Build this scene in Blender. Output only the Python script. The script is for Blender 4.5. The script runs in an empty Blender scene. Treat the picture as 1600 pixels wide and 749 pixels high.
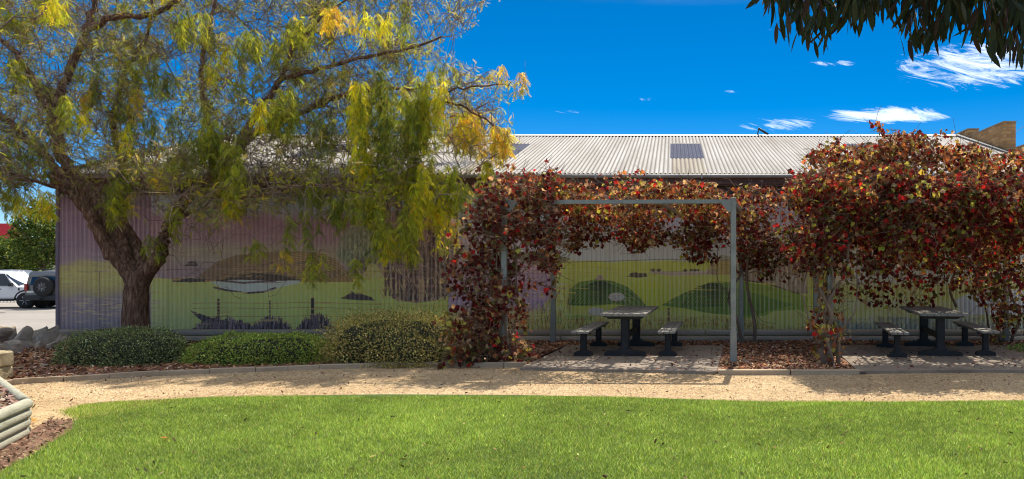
import bpy, bmesh, math, random
import numpy as np
from mathutils import Vector, Matrix

random.seed(7); RNG = np.random.default_rng(11)
S = bpy.context.scene
COL = S.collection
PI = math.pi
# ---------------------------------------------------------------- camera
F, CX, CY, H = 1150.0, 1050.0, 410.0, 1.67
def P(px, py, d): return Vector(((px-CX)/F*d, d, H-(py-CY)/F*d))
def G(px, py, z=0.0):
    d = (H-z)*F/(py-CY)
    return Vector(((px-CX)/F*d, d, z))
cam = bpy.data.cameras.new('camera'); co = bpy.data.objects.new('camera', cam); COL.objects.link(co)
co.location = (0, 0, H); co.rotation_euler = (PI/2, 0, 0)
cam.lens = 36*F/1600; cam.sensor_width = 36; cam.sensor_fit = 'HORIZONTAL'
cam.shift_x = -(CX-800)/1600; cam.shift_y = (CY-374.5)/1600
cam.clip_start = 0.05; cam.clip_end = 3000
S.camera = co
# ---------------------------------------------------------------- world, sun, exposure
SUN_EL = math.radians(54); SUN_AZ = math.radians(8)      # azimuth from +Y towards +X
w = bpy.data.worlds.new('World'); S.world = w; w.use_nodes = True
nt = w.node_tree; nt.nodes.clear()
N = nt.nodes.new; L = nt.links.new
out = N('ShaderNodeOutputWorld'); bg = N('ShaderNodeBackground')
sky = N('ShaderNodeTexSky'); sky.sky_type = 'NISHITA'; sky.sun_disc = False
sky.sun_elevation = SUN_EL; sky.sun_rotation = SUN_AZ
sky.air_density = .72; sky.dust_density = 0.0; sky.ozone_density = 2.5; sky.altitude = 800
hsv = N('ShaderNodeHueSaturation'); hsv.inputs['Saturation'].default_value = 1.50; hsv.inputs['Value'].default_value = .47
L(sky.outputs[0], hsv.inputs['Color'])
tc = N('ShaderNodeTexCoord'); sp = N('ShaderNodeSeparateXYZ'); L(tc.outputs['Generated'], sp.inputs[0])
def wmath(op, a, b=None, c=None, clamp=False):
    n = N('ShaderNodeMath'); n.operation = op; n.use_clamp = clamp
    for i, v in enumerate((a, b, c)):
        if v is None: continue
        if isinstance(v, (int, float)): n.inputs[i].default_value = v
        else: L(v, n.inputs[i])
    return n.outputs[0]
ysafe = wmath('MAXIMUM', sp.outputs[1], 0.05)
wu = wmath('DIVIDE', sp.outputs[0], ysafe); wv = wmath('DIVIDE', sp.outputs[2], ysafe)
zs = wmath('MAXIMUM', sp.outputs[2], 0.04)
cxy = N('ShaderNodeCombineXYZ'); L(wmath('DIVIDE', sp.outputs[0], zs), cxy.inputs[0]); L(wmath('DIVIDE', sp.outputs[1], zs), cxy.inputs[1])
uvn = N('ShaderNodeCombineXYZ'); L(wu, uvn.inputs[0]); L(wmath('MULTIPLY_ADD', wu, 1.2, wmath('MULTIPLY', wv, 6.5)), uvn.inputs[1])
n1 = N('ShaderNodeTexNoise'); n1.inputs['Scale'].default_value = 9; n1.inputs['Detail'].default_value = 12; n1.inputs['Roughness'].default_value = .74
n1.inputs['Distortion'].default_value = 1.6
L(uvn.outputs[0], n1.inputs['Vector'])
# (centre px, centre py, half width, half height, strength)
CL = [(1225, 196, 80, 16, .7), (1398, 180, 125, 16, 1.15), (1520, 105, 150, 44, .95), (1152, 143, 30, 5, .6),
      (1300, 99, 56, 7, .6), (888, 175, 36, 4, .4), (1020, 155, 42, 8, .28), (1570, 70, 70, 20, .5), (1215, 45, 26, 9, .25)]
tot = None
for (a, b, c, d, s) in CL:
    du = wmath('DIVIDE', wmath('SUBTRACT', wu, (a-CX)/F), c/F)
    dv = wmath('DIVIDE', wmath('SUBTRACT', wv, (CY-b)/F), d/F)
    r = wmath('ADD', wmath('MULTIPLY', du, du), wmath('MULTIPLY', dv, dv))
    m = wmath('MULTIPLY', wmath('SUBTRACT', 1.0, r, clamp=True), s*1.1)
    tot = m if tot is None else wmath('ADD', tot, m)
front = wmath('GREATER_THAN', sp.outputs[1], 0.06)
ns_ = wmath('MULTIPLY_ADD', n1.outputs['Fac'], 4.6, -2.95)
msk = wmath('MULTIPLY', wmath('MULTIPLY', wmath('ADD', ns_, wmath('MULTIPLY', tot, 1.25), clamp=True), wmath('MULTIPLY', tot, 2.5, clamp=True)), front, clamp=True)
n2 = N('ShaderNodeTexNoise'); n2.inputs['Scale'].default_value = 1.1; n2.inputs['Detail'].default_value = 8; n2.inputs['Roughness'].default_value = .6
L(cxy.outputs[0], n2.inputs['Vector'])
fill_cloud = wmath('MULTIPLY', wmath('MULTIPLY_ADD', n2.outputs['Fac'], 3.4, -1.38, clamp=True), wmath('MULTIPLY_ADD', sp.outputs[2], 3.2, -1.05, clamp=True))  # unseen bright cloud above the frame, added as neutral fill light
msk = wmath('ADD', wmath('MULTIPLY', msk, .52), wmath('MULTIPLY', fill_cloud, .95), clamp=True)
mx = N('ShaderNodeMix'); mx.data_type = 'RGBA'
L(msk, mx.inputs['Factor']); L(hsv.outputs[0], mx.inputs['A']); mx.inputs['B'].default_value = (9.0, 9.0, 9.0, 1)
L(mx.outputs['Result'], bg.inputs['Color']); bg.inputs['Strength'].default_value = 0.15
L(bg.outputs[0], out.inputs[0])
sun = bpy.data.lights.new('sun', 'SUN'); so = bpy.data.objects.new('sun', sun); COL.objects.link(so)
sun.energy = 3.85; sun.angle = math.radians(.55); sun.color = (1, .93, .82)
sd = Vector((math.sin(SUN_AZ)*math.cos(SUN_EL), math.cos(SUN_AZ)*math.cos(SUN_EL), math.sin(SUN_EL)))
so.rotation_euler = sd.to_track_quat('Z', 'Y').to_euler()
S.render.engine = 'CYCLES'
S.view_settings.view_transform = 'Standard'; S.view_settings.look = 'None'
S.view_settings.exposure = 0.80; S.view_settings.gamma = 1
S.cycles.pixel_filter_type = 'BLACKMAN_HARRIS'; S.cycles.filter_width = 1.05; S.cycles.max_bounces = 8; S.cycles.transparent_max_bounces = 12

# ---------------------------------------------------------------- helpers
def tag(o, label=None, cat=None, group=None, kind=None):
    if label: o['label'] = label
    if cat: o['category'] = cat
    if group: o['group'] = group
    if kind: o['kind'] = kind
    return o
def empty(name, loc, label, cat, group=None, rz=0):
    o = bpy.data.objects.new(name, None); COL.objects.link(o); o.location = loc; o.rotation_euler = (0, 0, rz)
    o.empty_display_size = .2
    return tag(o, label, cat, group)
def link(name, me, parent=None, mat=None):
    o = bpy.data.objects.new(name, me); COL.objects.link(o)
    if parent: o.parent = parent
    if mat and not me.materials: me.materials.append(mat)
    return o
class MB:
    """collects simple solids, builds one mesh"""
    def __init__(s): s.v = []; s.f = []; s.sm = []
    def add(s, vs, fs, smooth=False):
        b = len(s.v); s.v += [tuple(v) for v in vs]; s.f += [tuple(b+i for i in f) for f in fs]; s.sm += [smooth]*len(fs)
    def box(s, lo, hi, bev=0.0, rot=None, at=None):
        x0, y0, z0 = lo; x1, y1, z1 = hi
        if bev <= 0:
            v = [(x0,y0,z0),(x1,y0,z0),(x1,y1,z0),(x0,y1,z0),(x0,y0,z1),(x1,y0,z1),(x1,y1,z1),(x0,y1,z1)]
            f = [(0,3,2,1),(4,5,6,7),(0,1,5,4),(1,2,6,5),(2,3,7,6),(3,0,4,7)]
        else:
            bm = bmesh.new(); bmesh.ops.create_cube(bm, size=1)
            for q in bm.verts: q.co = Vector(((x0+x1)/2+q.co.x*(x1-x0), (y0+y1)/2+q.co.y*(y1-y0), (z0+z1)/2+q.co.z*(z1-z0)))
            bmesh.ops.bevel(bm, geom=list(bm.edges), offset=bev, segments=1, affect='EDGES', profile=.6)
            bm.verts.index_update(); v = [tuple(q.co) for q in bm.verts]; f = [tuple(q.index for q in g.verts) for g in bm.faces]; bm.free()
        if rot is not None:
            at = at or Vector((0, 0, 0)); v = [rot @ (Vector(q)-at) + at for q in v]
        s.add(v, f)
    def tube(s, pts, rad, n=8, cap=True, smooth=True):
        V, Fc = tube_arrays(pts, rad, n, cap); s.add(V, Fc, smooth)
    def prism(s, outline, axis, a, b):
        """outline 2-D points, extruded along axis ('x','y','z') from a to b"""
        def m(u, v, t):
            return (t, u, v) if axis == 'x' else ((u, t, v) if axis == 'y' else (u, v, t))
        n = len(outline); V = [m(u, v, a) for u, v in outline]+[m(u, v, b) for u, v in outline]
        Fc = [tuple(range(n))[::-1], tuple(range(n, 2*n))]+[(i, (i+1) % n, n+(i+1) % n, n+i) for i in range(n)]
        s.add(V, Fc)
    def build(s, name, mat, parent=None):
        me = bpy.data.meshes.new(name); me.from_pydata(s.v, [], s.f)
        me.polygons.foreach_set('use_smooth', s.sm); me.update()
        bm = bmesh.new(); bm.from_mesh(me); bmesh.ops.recalc_face_normals(bm, faces=bm.faces); bm.to_mesh(me); bm.free()
        return link(name, me, parent, mat)
def tube_arrays(pts, rad, n=6, cap=True):
    pts = [Vector(p) for p in pts]; k = len(pts)
    if not hasattr(rad, '__len__'): rad = [rad]*k
    V = []; up = Vector((0.13, 0.21, 1)).normalized()
    for i, p in enumerate(pts):
        t = (pts[min(i+1, k-1)]-pts[max(i-1, 0)])
        if t.length < 1e-9: t = Vector((0, 0, 1))
        t.normalize()
        a = t.cross(up)
        if a.length < .12: a = t.cross(Vector((1, .2, 0)))
        a.normalize(); b = t.cross(a)
        for j in range(n):
            th = 2*PI*j/n; V.append(p+(a*math.cos(th)+b*math.sin(th))*rad[i])
    Fc = [(i*n+j, i*n+(j+1) % n, (i+1)*n+(j+1) % n, (i+1)*n+j) for i in range(k-1) for j in range(n)]
    if cap: Fc += [tuple(range(n))[::-1], tuple(range((k-1)*n, k*n))]
    return V, Fc
def smooth_path(pts, sub=4):
    out = []; n = len(pts)
    for i in range(n-1):
        p0, p1, p2, p3 = (np.array(pts[max(i-1, 0)], float), np.array(pts[i], float), np.array(pts[i+1], float), np.array(pts[min(i+2, n-1)], float))
        for k in range(sub):
            t = k/sub
            out.append(.5*((2*p1)+(-p0+p2)*t+(2*p0-5*p1+4*p2-p3)*t*t+(-p0+3*p1-3*p2+p3)*t**3))
    out.append(np.array(pts[-1], float)); return out
def np_mesh(name, V, Fc, mat, parent=None, col=None, smooth=False):
    """V (n,3) array, Fc (m,k) array of equal-sized faces, col (n,3) point colours"""
    me = bpy.data.meshes.new(name); m, k = Fc.shape
    me.vertices.add(len(V)); me.vertices.foreach_set('co', V.astype(np.float32).ravel())
    me.loops.add(m*k); me.loops.foreach_set('vertex_index', Fc.astype(np.int32).ravel())
    me.polygons.add(m); me.polygons.foreach_set('loop_start', np.arange(0, m*k, k, dtype=np.int32))
    if smooth: me.polygons.foreach_set('use_smooth', np.ones(m, dtype=bool))
    me.update(calc_edges=True)
    if col is not None:
        a = me.color_attributes.new('tint', 'FLOAT_COLOR', 'POINT')
        a.data.foreach_set('color', np.concatenate([col, np.ones((len(V), 1))], 1).astype(np.float32).ravel())
    return link(name, me, parent, mat)
def frames(t, n):
    t = t/np.linalg.norm(t, axis=1, keepdims=True); y = np.cross(n, t); ln = np.linalg.norm(y, axis=1, keepdims=True); ln[ln < 1e-6] = 1
    y = y/ln; z = np.cross(t, y)
    return np.stack([t, y, z], 2)           # columns = axes
def scatter(name, tv, tf, pos, R, sc, col, mat, parent=None):
    tv = np.array(tv, float); tf = np.array(tf, int); n = len(pos); k = len(tv)
    sc = np.asarray(sc, float)
    if sc.ndim == 1: sc = sc[:, None].repeat(3, 1)
    V = np.einsum('nij,nkj->nki', R, tv[None]*sc[:, None, :])+pos[:, None, :]
    Fc = (tf[None]+np.arange(n)[:, None, None]*k).reshape(-1, tf.shape[1])
    return np_mesh(name, V.reshape(-1, 3), Fc, mat, parent, np.repeat(col, k, 0))
def rand_dirs(n, up=0.0):
    v = RNG.normal(size=(n, 3)); v[:, 2] += up; return v/np.linalg.norm(v, axis=1, keepdims=True)
def pick_cols(n, pal, wts, jit=.18):
    pal = np.array(pal); wts = np.array(wts, float); wts /= wts.sum()
    c = pal[RNG.choice(len(pal), n, p=wts)]
    return np.clip(c*(1+RNG.normal(size=(n, 1))*jit)*(1+RNG.normal(size=(n, 3))*jit*.3), .004, .95)
def vnoise(p, s, seed=0):
    """cheap smooth 3-D noise from sines, about 0..1"""
    q = np.asarray(p)*s+seed*7.31
    return .5+.18*(np.sin(q[..., 0]*1.7+1.3*np.sin(q[..., 1]*1.1))+np.sin(q[..., 1]*2.1+q[..., 2]*.7+2*np.sin(q[..., 0]*.6))+np.sin(q[..., 2]*1.9+q[..., 0]*.9+1.1*np.sin(q[..., 1]*1.6)))

# ---------------------------------------------------------------- materials
def base_mat(name, rough=.7, metal=0.0, spec=.5):
    m = bpy.data.materials.new(name); m.use_nodes = True; t = m.node_tree
    b = t.nodes['Principled BSDF']; b.inputs['Roughness'].default_value = rough; b.inputs['Metallic'].default_value = metal
    b.inputs['Specular IOR Level'].default_value = spec
    return m, t, b
def coord(t, space, scl=(1, 1, 1)):
    mp = t.nodes.new('ShaderNodeMapping'); mp.inputs['Scale'].default_value = scl
    if space == 'world': g = t.nodes.new('ShaderNodeNewGeometry'); t.links.new(g.outputs['Position'], mp.inputs['Vector'])
    else: g = t.nodes.new('ShaderNodeTexCoord'); t.links.new(g.outputs['Object'], mp.inputs['Vector'])
    return mp.outputs[0]
def noise(t, vec, scale, detail=6, rough=.6, dist=0.0):
    n = t.nodes.new('ShaderNodeTexNoise'); n.inputs['Scale'].default_value = scale; n.inputs['Detail'].default_value = detail
    n.inputs['Roughness'].default_value = rough; n.inputs['Distortion'].default_value = dist; t.links.new(vec, n.inputs['Vector']); return n.outputs['Fac']
def ramp(t, fac, stops):
    r = t.nodes.new('ShaderNodeValToRGB'); e = r.color_ramp.elements
    while len(e) < len(stops): e.new(.5)
    for i, (p, c) in enumerate(stops): e[i].position = p; e[i].color = (*c, 1) if len(c) == 3 else c
    t.links.new(fac, r.inputs[0]); return r.outputs[0]
def mixc(t, fac, a, b, mode='MIX'):
    m = t.nodes.new('ShaderNodeMix'); m.data_type = 'RGBA'; m.blend_type = mode
    for nm, v in (('Factor', fac), ('A', a), ('B', b)):
        if isinstance(v, (int, float)): m.inputs[nm].default_value = v
        elif isinstance(v, tuple): m.inputs[nm].default_value = (*v, 1) if len(v) == 3 else v
        else: t.links.new(v, m.inputs[nm])
    return m.outputs['Result']
def bump(t, b, h, dist, strength=1.0):
    n = t.nodes.new('ShaderNodeBump'); n.inputs['Distance'].default_value = dist; n.inputs['Strength'].default_value = strength
    t.links.new(h, n.inputs['Height']); t.links.new(n.outputs[0], b.inputs['Normal'])
def M(name, c1, c2, scale=3, rough=.8, bscale=40, bdist=.004, space='world', scl=(1, 1, 1), metal=0, c3=None, spec=.4):
    m, t, b = base_mat(name, rough, metal, spec); v = coord(t, space, scl)
    st = [(.3, c1), (.7, c2)] if c3 is None else [(.25, c1), (.5, c2), (.75, c3)]
    big = noise(t, v, scale, 8, .65); cc = ramp(t, big, st)
    fine = noise(t, v, bscale, 6, .7)
    cc = mixc(t, .5, cc, ramp(t, fine, [(.3, (.62, .62, .62)), (.7, (1.3, 1.3, 1.3))]), 'MULTIPLY')
    t.links.new(cc, b.inputs['Base Color']); bump(t, b, fine, bdist)
    return m
def leafmat(name, trans=.35, rough=.5, gain=1.0, tgain=(1.5, 1.35, .8), spec=.35):
    m, t, b = base_mat(name, rough, 0, spec)
    a = t.nodes.new('ShaderNodeAttribute'); a.attribute_name = 'tint'
    cc = mixc(t, 1.0, a.outputs['Color'], (gain, gain, gain), 'MULTIPLY')
    t.links.new(cc, b.inputs['Base Color'])
    tr = t.nodes.new('ShaderNodeBsdfTranslucent'); t.links.new(mixc(t, 1.0, cc, tgain, 'MULTIPLY'), tr.inputs['Color'])
    mxs = t.nodes.new('ShaderNodeMixShader'); mxs.inputs[0].default_value = trans
    t.links.new(b.outputs[0], mxs.inputs[1]); t.links.new(tr.outputs[0], mxs.inputs[2])
    t.links.new(mxs.outputs[0], t.nodes['Material Output'].inputs['Surface'])
    return m
def flat(name, c, rough=.5, metal=0, spec=.5, space='object', v=.12, sc=8):
    c2 = tuple(min(1, x*(1+v)) for x in c); c1 = tuple(x*(1-v) for x in c)
    m, t, b = base_mat(name, rough, metal, spec)
    t.links.new(ramp(t, noise(t, coord(t, space), sc, 5), [(.3, c1), (.7, c2)]), b.inputs['Base Color'])
    return m

m_leaf = leafmat('foliage_leaf', .55, .55, 1.6, (1.45, 1.3, .7), .15)
m_vine = leafmat('vine_leaf', .46, .65, 1.08, (1.6, 1.15, .8), .12)
m_dark = leafmat('hanging_leaf', .10, .5, 1, (1.2, 1.3, .6), .25)
m_hedge = leafmat('hedge_leaf', .3, .6, 2.1, (1.3, 1.3, .7), .2)
m_grass = leafmat('grass_blade', .45, .55, 1.3, (1.3, 1.35, .7), .25)
m_chip = leafmat('mulch_chip', .0, .9, 1, (1, 1, 1), .1)

# bark
def mad_(t, src, k):
    n = t.nodes.new('ShaderNodeMath'); n.operation = 'MULTIPLY'; n.inputs[1].default_value = k; t.links.new(src, n.inputs[0]); return n.outputs[0]
m_bark, t, b = base_mat('rough_bark', .9, 0, .2)
v = coord(t, 'world', (1, 1, .16)); n_ = noise(t, v, 22, 9, .75, .9)
vo = t.nodes.new('ShaderNodeTexVoronoi'); vo.inputs['Scale'].default_value = 13; vo.feature = 'DISTANCE_TO_EDGE'; t.links.new(coord(t, 'world', (1, 1, .22)), vo.inputs['Vector'])
hh = t.nodes.new('ShaderNodeMath'); hh.operation = 'ADD'; t.links.new(n_, hh.inputs[0]); t.links.new(mad_(t, vo.outputs['Distance'], .35), hh.inputs[1])
t.links.new(ramp(t, hh.outputs[0], [(.36, (.05, .024, .015)), (.55, (.20, .11, .07)), (.75, (.46, .30, .20))]), b.inputs['Base Color'])
bump(t, b, hh.outputs[0], .06)
m_twig = M('twig_bark', (.13, .085, .06), (.36, .26, .185), 5, .9, 60, .002)
m_vstem = M('vine_stem_bark', (.12, .08, .055), (.32, .23, .16), 7, .95, 60, .006, scl=(1, 1, .3))

# ground materials
m_ground = M('bare_earth', (.16, .11, .075), (.26, .19, .13), .8, .95, 20, .01)
m_mulch = M('mulch_base', (.12, .06, .038), (.26, .14, .085), 2.5, .95, 55, .02, c3=(.34, .2, .13))
# path: fine decomposed granite with loose grains and footworn patches
m_path, t, b = base_mat('gravel_path', .95, 0, .15)
v = coord(t, 'world'); big = noise(t, coord(t, 'world', (.35, 1, 1)), 1.4, 6, .6); mid = noise(t, v, 9, 8, .75)
vo = t.nodes.new('ShaderNodeTexVoronoi'); vo.inputs['Scale'].default_value = 60; t.links.new(v, vo.inputs['Vector'])
cc = ramp(t, big, [(.3, (.50, .345, .185)), (.7, (.73, .545, .32))])
cc = mixc(t, .8, cc, ramp(t, vo.outputs['Color'], [(.05, (.45, .38, .30)), (.5, (1, 1, 1)), (.95, (1.35, 1.35, 1.3))]), 'MULTIPLY')
cc = mixc(t, .6, cc, ramp(t, mid, [(.3, (.6, .56, .5)), (.6, (1.15, 1.15, 1.15))]), 'MULTIPLY')
t.links.new(cc, b.inputs['Base Color'])
hh = t.nodes.new('ShaderNodeMath'); hh.operation = 'ADD'; t.links.new(vo.outputs['Distance'], hh.inputs[0]); t.links.new(mid, hh.inputs[1]); bump(t, b, hh.outputs[0], .02)
m_slab = M('worn_concrete', (.15, .115, .085), (.30, .24, .18), 1.2, .9, 70, .003, c3=(.21, .17, .125))
m_turf = M('turf_base', (.05, .10, .015), (.10, .17, .03), 1.3, .95, 60, .02)
m_asph = M('car_park_paving', (.24, .215, .185), (.38, .34, .29), .25, .9, 12, .004, scl=(.3, 1, 1))
m_timber = M('treated_timber', (.20, .19, .12), (.46, .44, .33), 2.2, .9, 26, .012, space='world', scl=(2, .8, 4), c3=(.36, .34, .25))
m_timber2 = M('weathered_log', (.28, .23, .17), (.50, .43, .34), 3, .9, 40, .004, space='world', scl=(.25, 3, 3))
m_kerb = M('edging_board', (.34, .26, .17), (.52, .41, .28), 2.5, .9, 45, .004, scl=(.4, 3, 3))
m_plank = M('grey_plank', (.20, .19, .16), (.36, .34, .29), 4, .85, 50, .003, space='object', scl=(3, .3, 3))
m_black = M('dark_recycled_plastic', (.014, .012, .012), (.032, .029, .028), 4, .55, 50, .001, space='object')
m_steel = M('galvanised_steel', (.23, .24, .215), (.33, .34, .305), 5, .45, 80, .0008, metal=.35, space='world')
m_rock = M('field_stone', (.24, .19, .145), (.60, .50, .39), 6, .95, 22, .04, c3=(.40, .33, .26))
m_sand = M('sandstone', (.42, .32, .16), (.60, .50, .30), 5, .95, 30, .015)
# roof sheeting
def roofmat(name, a, bcol):
    m, t, b = base_mat(name, .85, 0, .15)
    n_ = noise(t, coord(t, 'world', (1, .12, .12)), 2.2, 8, .65); n2_ = noise(t, coord(t, 'world'), 30, 5, .7)
    c = ramp(t, n_, [(.3, a), (.7, bcol)]); c = mixc(t, .35, c, ramp(t, n2_, [(.35, (.7, .66, .6)), (.6, (1.05, 1.05, 1.05))]), 'MULTIPLY')
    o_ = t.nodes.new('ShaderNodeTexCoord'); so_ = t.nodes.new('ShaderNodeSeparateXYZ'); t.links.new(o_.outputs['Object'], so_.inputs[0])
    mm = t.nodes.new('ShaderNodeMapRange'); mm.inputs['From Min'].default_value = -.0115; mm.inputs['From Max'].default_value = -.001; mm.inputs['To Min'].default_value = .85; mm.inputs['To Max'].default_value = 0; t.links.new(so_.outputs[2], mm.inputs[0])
    c = mixc(t, mm.outputs[0], c, (.10, .09, .08))      # valleys coloured dark to paint in the shade between ribs
    t.links.new(c, b.inputs['Base Color']); return m
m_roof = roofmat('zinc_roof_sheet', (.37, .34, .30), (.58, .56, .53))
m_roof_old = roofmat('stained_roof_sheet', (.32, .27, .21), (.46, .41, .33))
m_sky_l = flat('fibreglass_skylight', (.045, .055, .10), .8, 0, .1, v=.25, sc=3)
m_gut = M('gutter_zinc', (.42, .40, .36), (.55, .53, .49), 3, .5, 40, .001, metal=.2)
m_fascia = M('fascia_board', (.13, .07, .045), (.24, .13, .09), 3, .85, 30, .002, scl=(.3, 2, 2))
m_wallzinc = M('rusty_wall_sheet', (.10, .085, .075), (.19, .16, .14), 2.5, .8, 20, .001, scl=(2, 2, .4), c3=(.14, .10, .08))

# ---------------------------------------------------------------- mural picture, painted in code
X0, X1, Y0, Y1 = 80.0, 1640.0, 300.0, 532.0; SSX = 2.0
MW, MH = int((X1-X0)*SSX), int((Y1-Y0)*SSX)
yy, xx = np.mgrid[0:MH, 0:MW].astype(np.float32); PXX = X0+xx/SSX; PYY = Y0+yy/SSX
IMG = np.zeros((MH, MW, 3), np.float32)
def lin(c): c = np.array(c, float)/255; return np.where(c <= .04045, c/12.92, ((c+.055)/1.055)**2.4)
wob = (np.sin(PXX*.11)+np.sin(PXX*.043+PYY*.05)+np.sin(PYY*.13+PXX*.021))
fine = RNG.random((MH, MW)).astype(np.float32)
def rows(x0, x1, bands, soft=3.0):
    """horizontal colour bands between columns x0..x1: [(y, colour)...] blended"""
    ys = np.array([q[0] for q in bands], float); cs = np.array([lin(q[1]) for q in bands])
    m = (PXX >= x0) & (PXX < x1); y = PYY[m]+wob[m]*soft
    for k in range(3): IMG[..., k][m] = np.interp(y, ys, cs[:, k])
def poly(pts, c, alpha=1.0, tex=0.0):
    pts = np.array(pts, float); x0, y0 = pts.min(0)-1; x1, y1 = pts.max(0)+1
    i0, i1 = int(max((y0-Y0)*SSX, 0)), int(min((y1-Y0)*SSX+1, MH)); j0, j1 = int(max((x0-X0)*SSX, 0)), int(min((x1-X0)*SSX+1, MW))
    if i1 <= i0 or j1 <= j0: return
    x = PXX[i0:i1, j0:j1]+.5*wob[i0:i1, j0:j1]; y = PYY[i0:i1, j0:j1]; ins = np.zeros(x.shape, bool); n = len(pts)
    for a in range(n):
        xa, ya = pts[a]; xb, yb = pts[(a+1) % n]
        if ya == yb: continue
        ins ^= ((ya > y) != (yb > y)) & (x < (xb-xa)*(y-ya)/(yb-ya)+xa)
    A = alpha*(1-tex*fine[i0:i1, j0:j1]); cl = lin(c)
    for k in range(3):
        s = IMG[i0:i1, j0:j1, k]; s[ins] = (s*(1-A)+cl[k]*A)[ins]
def stroke(pts, wd, c, alpha=1.0):
    cl = lin(c)
    for (xa, ya), (xb, yb) in zip(pts[:-1], pts[1:]):
        i0, i1 = int(max((min(ya, yb)-wd-Y0)*SSX, 0)), int(min((max(ya, yb)+wd-Y0)*SSX+2, MH)); j0, j1 = int(max((min(xa, xb)-wd-X0)*SSX, 0)), int(min((max(xa, xb)+wd-X0)*SSX+2, MW))
        if i1 <= i0 or j1 <= j0: continue
        x = PXX[i0:i1, j0:j1]; y = PYY[i0:i1, j0:j1]; dx, dy = xb-xa, yb-ya; q = dx*dx+dy*dy+1e-9
        tt = np.clip(((x-xa)*dx+(y-ya)*dy)/q, 0, 1); dd = np.hypot(x-xa-tt*dx, y-ya-tt*dy)
        A = alpha*np.clip((wd*.5-dd)*SSX+.5, 0, 1)
        for k in range(3): IMG[i0:i1, j0:j1, k] = IMG[i0:i1, j0:j1, k]*(1-A)+cl[k]*A
def ell(cx, cy, rx, ry, n=26, a0=0, a1=2*PI): return [(cx+rx*math.cos(a0+(a1-a0)*i/n), cy+ry*math.sin(a0+(a1-a0)*i/n)) for i in range(n+1)]
rr = random.Random(3)
PUR, GRP, YGR, LGR, DK = (104, 88, 112), (112, 108, 112), (128, 136, 62), (132, 142, 98), (42, 36, 46)
rows(X0, 460, [(300, (62, 58, 96)), (335, (78, 68, 108)), (385, (84, 72, 104)), (404, (92, 88, 108)), (412, (104, 112, 76)), (436, (112, 122, 66)), (456, (98, 104, 82)), (470, (86, 84, 104)), (532, (80, 80, 104))])
rows(236, 870, [(300, (60, 70, 112)), (312, (84, 120, 160)), (330, (84, 108, 142)), (342, (92, 74, 110)), (375, (96, 80, 102)), (392, (100, 102, 92)), (408, (100, 102, 104)), (421, (94, 88, 110)), (434, (94, 88, 112)), (437, (146, 134, 60)), (470, (150, 138, 68)), (532, (132, 128, 74))], 1.5)
rows(700, 880, [(300, (90, 130, 168)), (340, (124, 148, 176)), (372, (138, 118, 150)), (395, (120, 136, 160)), (400, (96, 92, 116)), (405, (120, 110, 138)), (440, (110, 98, 134)), (475, (106, 100, 138)), (490, (128, 122, 84)), (532, (120, 118, 70))], 1.5)
rows(862, X1, [(300, (140, 120, 130)), (345, (142, 136, 156)), (372, (164, 132, 150)), (384, (128, 164, 180)), (406, (124, 160, 176)), (409, (166, 166, 70)), (440, (164, 162, 74)), (480, (170, 164, 60)), (494, (160, 158, 96)), (532, (140, 140, 90))], .8)
# left field and mounds
poly([(170, 530), (186, 500), (210, 486), (240, 500), (300, 520), (310, 532)], (78, 76, 98))
poly([(236, 470), (255, 466), (280, 478), (300, 500), (316, 532), (236, 532)], (118, 132, 88))
for k in range(60):
    x = 92+rr.random()*130; y = 466+rr.random()*26; stroke([(x, y), (x+rr.uniform(5, 14), y+rr.uniform(-1, 1))], 1.2, (130, 126, 100), .5)
stroke([(156, 425), (156, 524)], 1.2, DK, .7)
poly([(289, 416), (296, 409), (304, 408), (309, 411), (311, 416)], DK); stroke([(236, 422), (330, 420)], .9, DK, .7)
poly([(274, 441), (284, 436), (300, 434), (314, 437), (310, 441), (290, 441)], DK)
# brown hill with contour rows
hill = [(306, 440), (318, 424), (340, 408), (372, 398), (410, 394), (460, 392), (505, 396), (528, 408), (545, 425), (553, 441), (470, 441), (400, 441)]
poly(hill, (84, 70, 46), 1, .25)
for k in range(14): stroke(ell(470+k*1.5, 441, 20+k*5.6, 8+k*2.9, 24, PI*1.25, 2*PI), .9, (140, 128, 84), .45)
for k in range(8): stroke([(350, 420+k*2.6), (500, 418+k*2.8)], .8, (122, 110, 76), .5)
poly([(340, 440), (370, 430), (400, 426), (440, 430), (470, 438), (430, 444)], (40, 34, 34), .9)
poly([(326, 440), (370, 437), (430, 439), (468, 438), (470, 442), (440, 448), (412, 456), (380, 458), (352, 452)], (140, 138, 148), .95, .2)
stroke([(335, 449), (352, 453), (385, 458), (412, 456), (430, 450)], 3, DK); stroke([(340, 438), (380, 442), (430, 439)], 3, DK, .9)
# bush, tree and grove
poly([(533, 466), (545, 460), (550, 455), (556, 459), (562, 457), (570, 461), (580, 464), (586, 470), (560, 469), (545, 468)], (48, 42, 52))
poly([(526, 400), (530, 375), (545, 356), (570, 348), (600, 350), (614, 368), (612, 395), (598, 410), (575, 420), (545, 418)], (78, 96, 84), 1, .3)
for k in range(420):
    x = rr.gauss(570, 22); y = rr.gauss(385, 18); stroke([(x, y), (x+rr.uniform(-3, 3), y+rr.uniform(3, 8))], 1.1, rr.choice([(44, 58, 50), (112, 128, 112), (60, 76, 62)]), .7)
for k in range(16): stroke([(577, 438), (577+rr.uniform(-30, 30), 405+rr.uniform(-8, 5))], 1.3, (60, 46, 52), .8)
poly([(580, 410), (600, 418), (616, 460), (622, 474), (640, 472), (600, 480), (560, 440)], (140, 146, 84), .6)
poly([(588, 412), (610, 330), (640, 318), (700, 318), (716, 400), (700, 462), (680, 470), (650, 474), (618, 470), (604, 440)], (96, 86, 92), .9, .3)
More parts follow.
